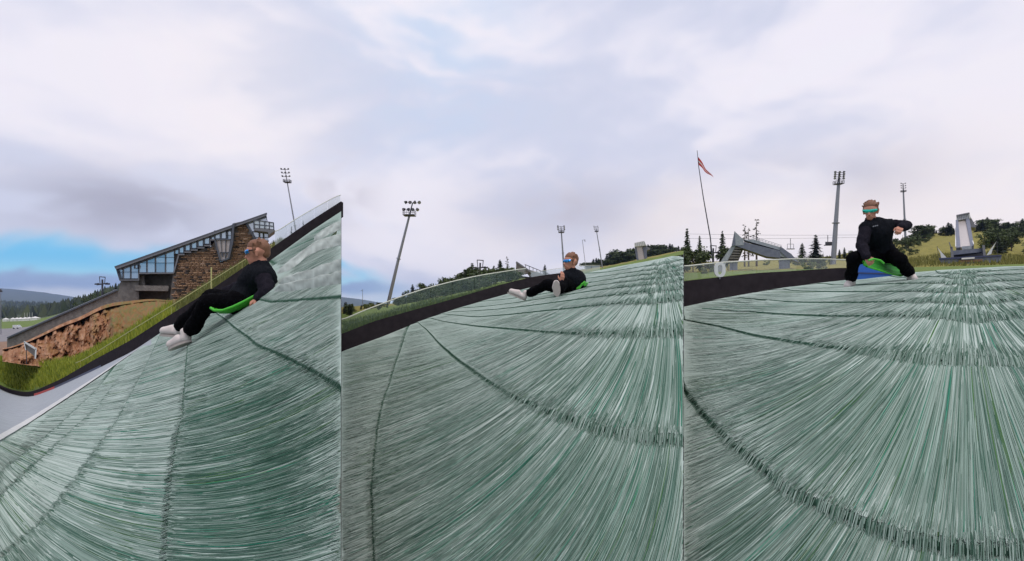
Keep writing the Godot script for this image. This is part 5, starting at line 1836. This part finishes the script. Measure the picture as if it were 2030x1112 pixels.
func xs_right():
	var x := 1800.0
	while x < 2180.0:
		var top := cv([[1800, 468], [1812, 458], [1828, 441], [1848, 443], [1862, 455], [1876, 440], [1888, 442], [1894, 452], [1930, 446], [1945, 432], [1960, 431], [1975, 437], [1990, 441], [2002, 436], [2016, 445], [2028, 431], [2100, 440], [2190, 436]], x) + rng.randf_range(-1.0, 6.0)
		if not (x > 1892 and x < 1932):
			tree("R", x, rng.randf_range(195, 228), top, "spruce" if rng.randf() < 0.75 else "leafy", "KIND on the wooded rim of the meadow behind the jump tower", "trees on the meadow rim: KIND", 2.0)
		x += rng.randf_range(3.6, 5.6)
	for q in 42:
		var xx := rng.randf_range(1962, 2180)
		var z := rng.randf_range(95, 200)
		var g := ground("R", xx, z)
		var yb := CY - g.y / z * F
		tree("R", xx, z, yb - rng.randf_range(20, 46) * 120.0 / z, "leafy" if rng.randf() < 0.6 else "spruce", "KIND in the dense dark stand beside the take-off table", "stand beside the take-off table: KIND", 1.5)
	for t in [[1790, 150, 462], [1800, 140, 470], [1812, 150, 464], [1822, 160, 468], [1835, 170, 463], [1782, 120, 486], [1848, 190, 462], [1870, 200, 460], [1884, 205, 458], [1806, 120, 488]]:
		tree("R", t[0], t[1], t[2], "leafy" if t[0] % 4 == 0 else "shrub", "KIND at the meadow edge behind the squatting rider's elbow", "bushy trees at the meadow edge: KIND", 1.4)

func make_people():
	# seated rider beside the building
	make_person("person in black sitting on a green sled in profile below the stone building", {
		head = at(511, 503, 5.55), fw = Vector3(-1, -0.16, 0.22).normalized(), up = Vector3(-0.12, 1, 0).normalized(), s = 1.0,
		chest = at(513, 556, 5.58), sh = [at(521, 547, 5.38), at(507, 543, 5.78)], hip = at(482, 595, 5.58), hips = [at(476, 599, 5.47), at(479, 596, 5.70)],
		el = [at(531, 578, 5.26), at(482, 566, 5.93)], wr = [at(512, 590, 5.22), at(447, 579, 5.86)], hd = [Vector3(-0.6, -0.5, 0.1), Vector3(-1, -0.2, 0)], pm = [Vector3(0, -1, -0.3), Vector3(0, -1, 0)], curl = [0.8, 0.4],
		kn = [at(411, 601, 5.44), at(418, 590, 5.78)], an = [at(378, 655, 5.58), at(357, 647, 5.86)],
		foot = [[at(376, 667, 5.6), at(333, 685, 5.66), Vector3(0.35, 0.9, 0)], [at(362, 658, 5.92), at(319, 655, 5.96), Vector3(0, 1, 0)]], visor = M.visor_blue})
	make_sled("lime green sled under the seated rider below the stone building", [at(431, 613, 5.4), at(440, 618, 5.4), at(458, 618, 5.4), at(478, 611, 5.4), at(497, 602, 5.4), at(513, 593, 5.4), at(524, 587, 5.4), at(529, 581, 5.4)], Vector3(0, 0.0, -0.30), M.green,
		[at(506, 597, 5.28), at(511, 585, 5.27), at(515, 578, 5.27), at(518, 580, 5.27), at(512, 593, 5.28)])
	# reclining rider
	make_person("person in black leaning back on a green sled with one sole towards the viewer", {
		head = at(1131, 520, 7.95), fw = Vector3(-0.92, -0.08, 0.5).normalized(), up = Vector3(0.06, 1, 0).normalized(), s = 0.97,
		chest = at(1137, 556, 8.05), sh = [at(1119, 550, 7.88), at(1149, 551, 8.18)], hip = at(1134, 575, 8.1), hips = [at(1126, 576, 8.0), at(1141, 575, 8.16)],
		el = [at(1105, 566, 7.72), at(1154, 570, 8.22)], wr = [at(1112, 560, 7.52), at(1147, 580, 8.02)], hd = [Vector3(0.25, 1, 0.1), Vector3(-0.6, -0.5, 0.2)], pm = [Vector3(-0.6, 0, -0.6), Vector3(0, -1, -0.3)], curl = [0.35, 0.8],
		kn = [at(1085, 564, 8.3), at(1119, 562, 7.66)], an = [at(1050, 581, 8.62), at(1108, 573, 7.34)],
		foot = [[at(1044, 590, 8.68), at(1009, 575, 8.74), Vector3(0.42, 0.9, 0.1)], [at(1104, 586, 7.27), at(1102, 556, 7.24), Vector3(0, 0.1, -1)]], visor = M.visor_blue})
	make_sled("green sled under the reclining rider", [at(1108, 588, 8.1), at(1116, 590, 8.1), at(1128, 588, 8.1), at(1140, 582, 8.1), at(1150, 574, 8.1), at(1158, 567, 8.1), at(1163, 561, 8.1)], Vector3(0.12, 0, -0.42), M.green,
		[at(1148, 573, 7.88), at(1153, 563, 7.88), at(1159, 560, 7.88), at(1159, 566, 7.88)])
	# squatting rider holding a sled
	make_person("person in black squatting with feet wide apart holding a green sled", {
		head = at(1726, 419, 7.42), fw = Vector3(-0.66, -0.30, 0.70).normalized(), up = Vector3(-0.06, 1, 0.12).normalized(), s = 0.97,
		chest = at(1738, 464, 7.5), sh = [at(1717, 451, 7.42), at(1762, 446, 7.55)], hip = at(1746, 500, 7.62), hips = [at(1735, 506, 7.6), at(1759, 504, 7.6)],
		el = [at(1708, 486, 7.30), at(1796, 447, 7.46)], wr = [at(1718, 509, 7.12), at(1785, 451, 7.20)], hd = [Vector3(0.35, -0.8, 0.2), Vector3(-0.5, -0.35, 0.5)], pm = [Vector3(0.4, 0, -0.6), Vector3(0, -0.6, -0.5)], curl = [0.8, 0.75],
		kn = [at(1692, 512, 7.30), at(1783, 515, 7.22)], an = [at(1687, 552, 7.5), at(1802, 541, 7.5)],
		foot = [[at(1690, 561, 7.62), at(1677, 567, 7.38), Vector3(0, 1, 0.1)], [at(1803, 547, 7.6), at(1813, 553, 7.36), Vector3(0, 1, 0.1)]], visor = M.visor_green, mark = at(1735, 449, 7.27)})
	make_sled("dark green sled held low in the squatting rider's hand", [at(1712, 521, 7.25), at(1719, 522, 7.28), at(1735, 526, 7.36), at(1752, 531, 7.45), at(1766, 535, 7.52), at(1778, 538, 7.58), at(1786, 537, 7.62)], Vector3(0.03, 0.17, -0.16), M.green_dark,
		[at(1722, 516, 7.05), at(1732, 513, 7.05), at(1745, 516, 7.05), at(1752, 522, 7.06)])

func _ready():
	rng.seed = 20240611
	noise.seed = 3
	noise.frequency = 0.02
	noise.fractal_octaves = 4
	make_materials()
	make_view()
	print("view ")
	for k in ["L", "M", "R"]:
		var root: Node3D = make_slope(k)
		if k == "L": side_board(k, BAY[k].x1 - 0.6, root)
		if k == "M": side_board(k, BAY[k].x1 - 0.6, root)
	print("slopes ")
	make_trees_meshes()
	make_far()
	make_left()
	print("left ")
	make_middle()
	make_right()
	print("right ")
	make_people()
	print("people ")
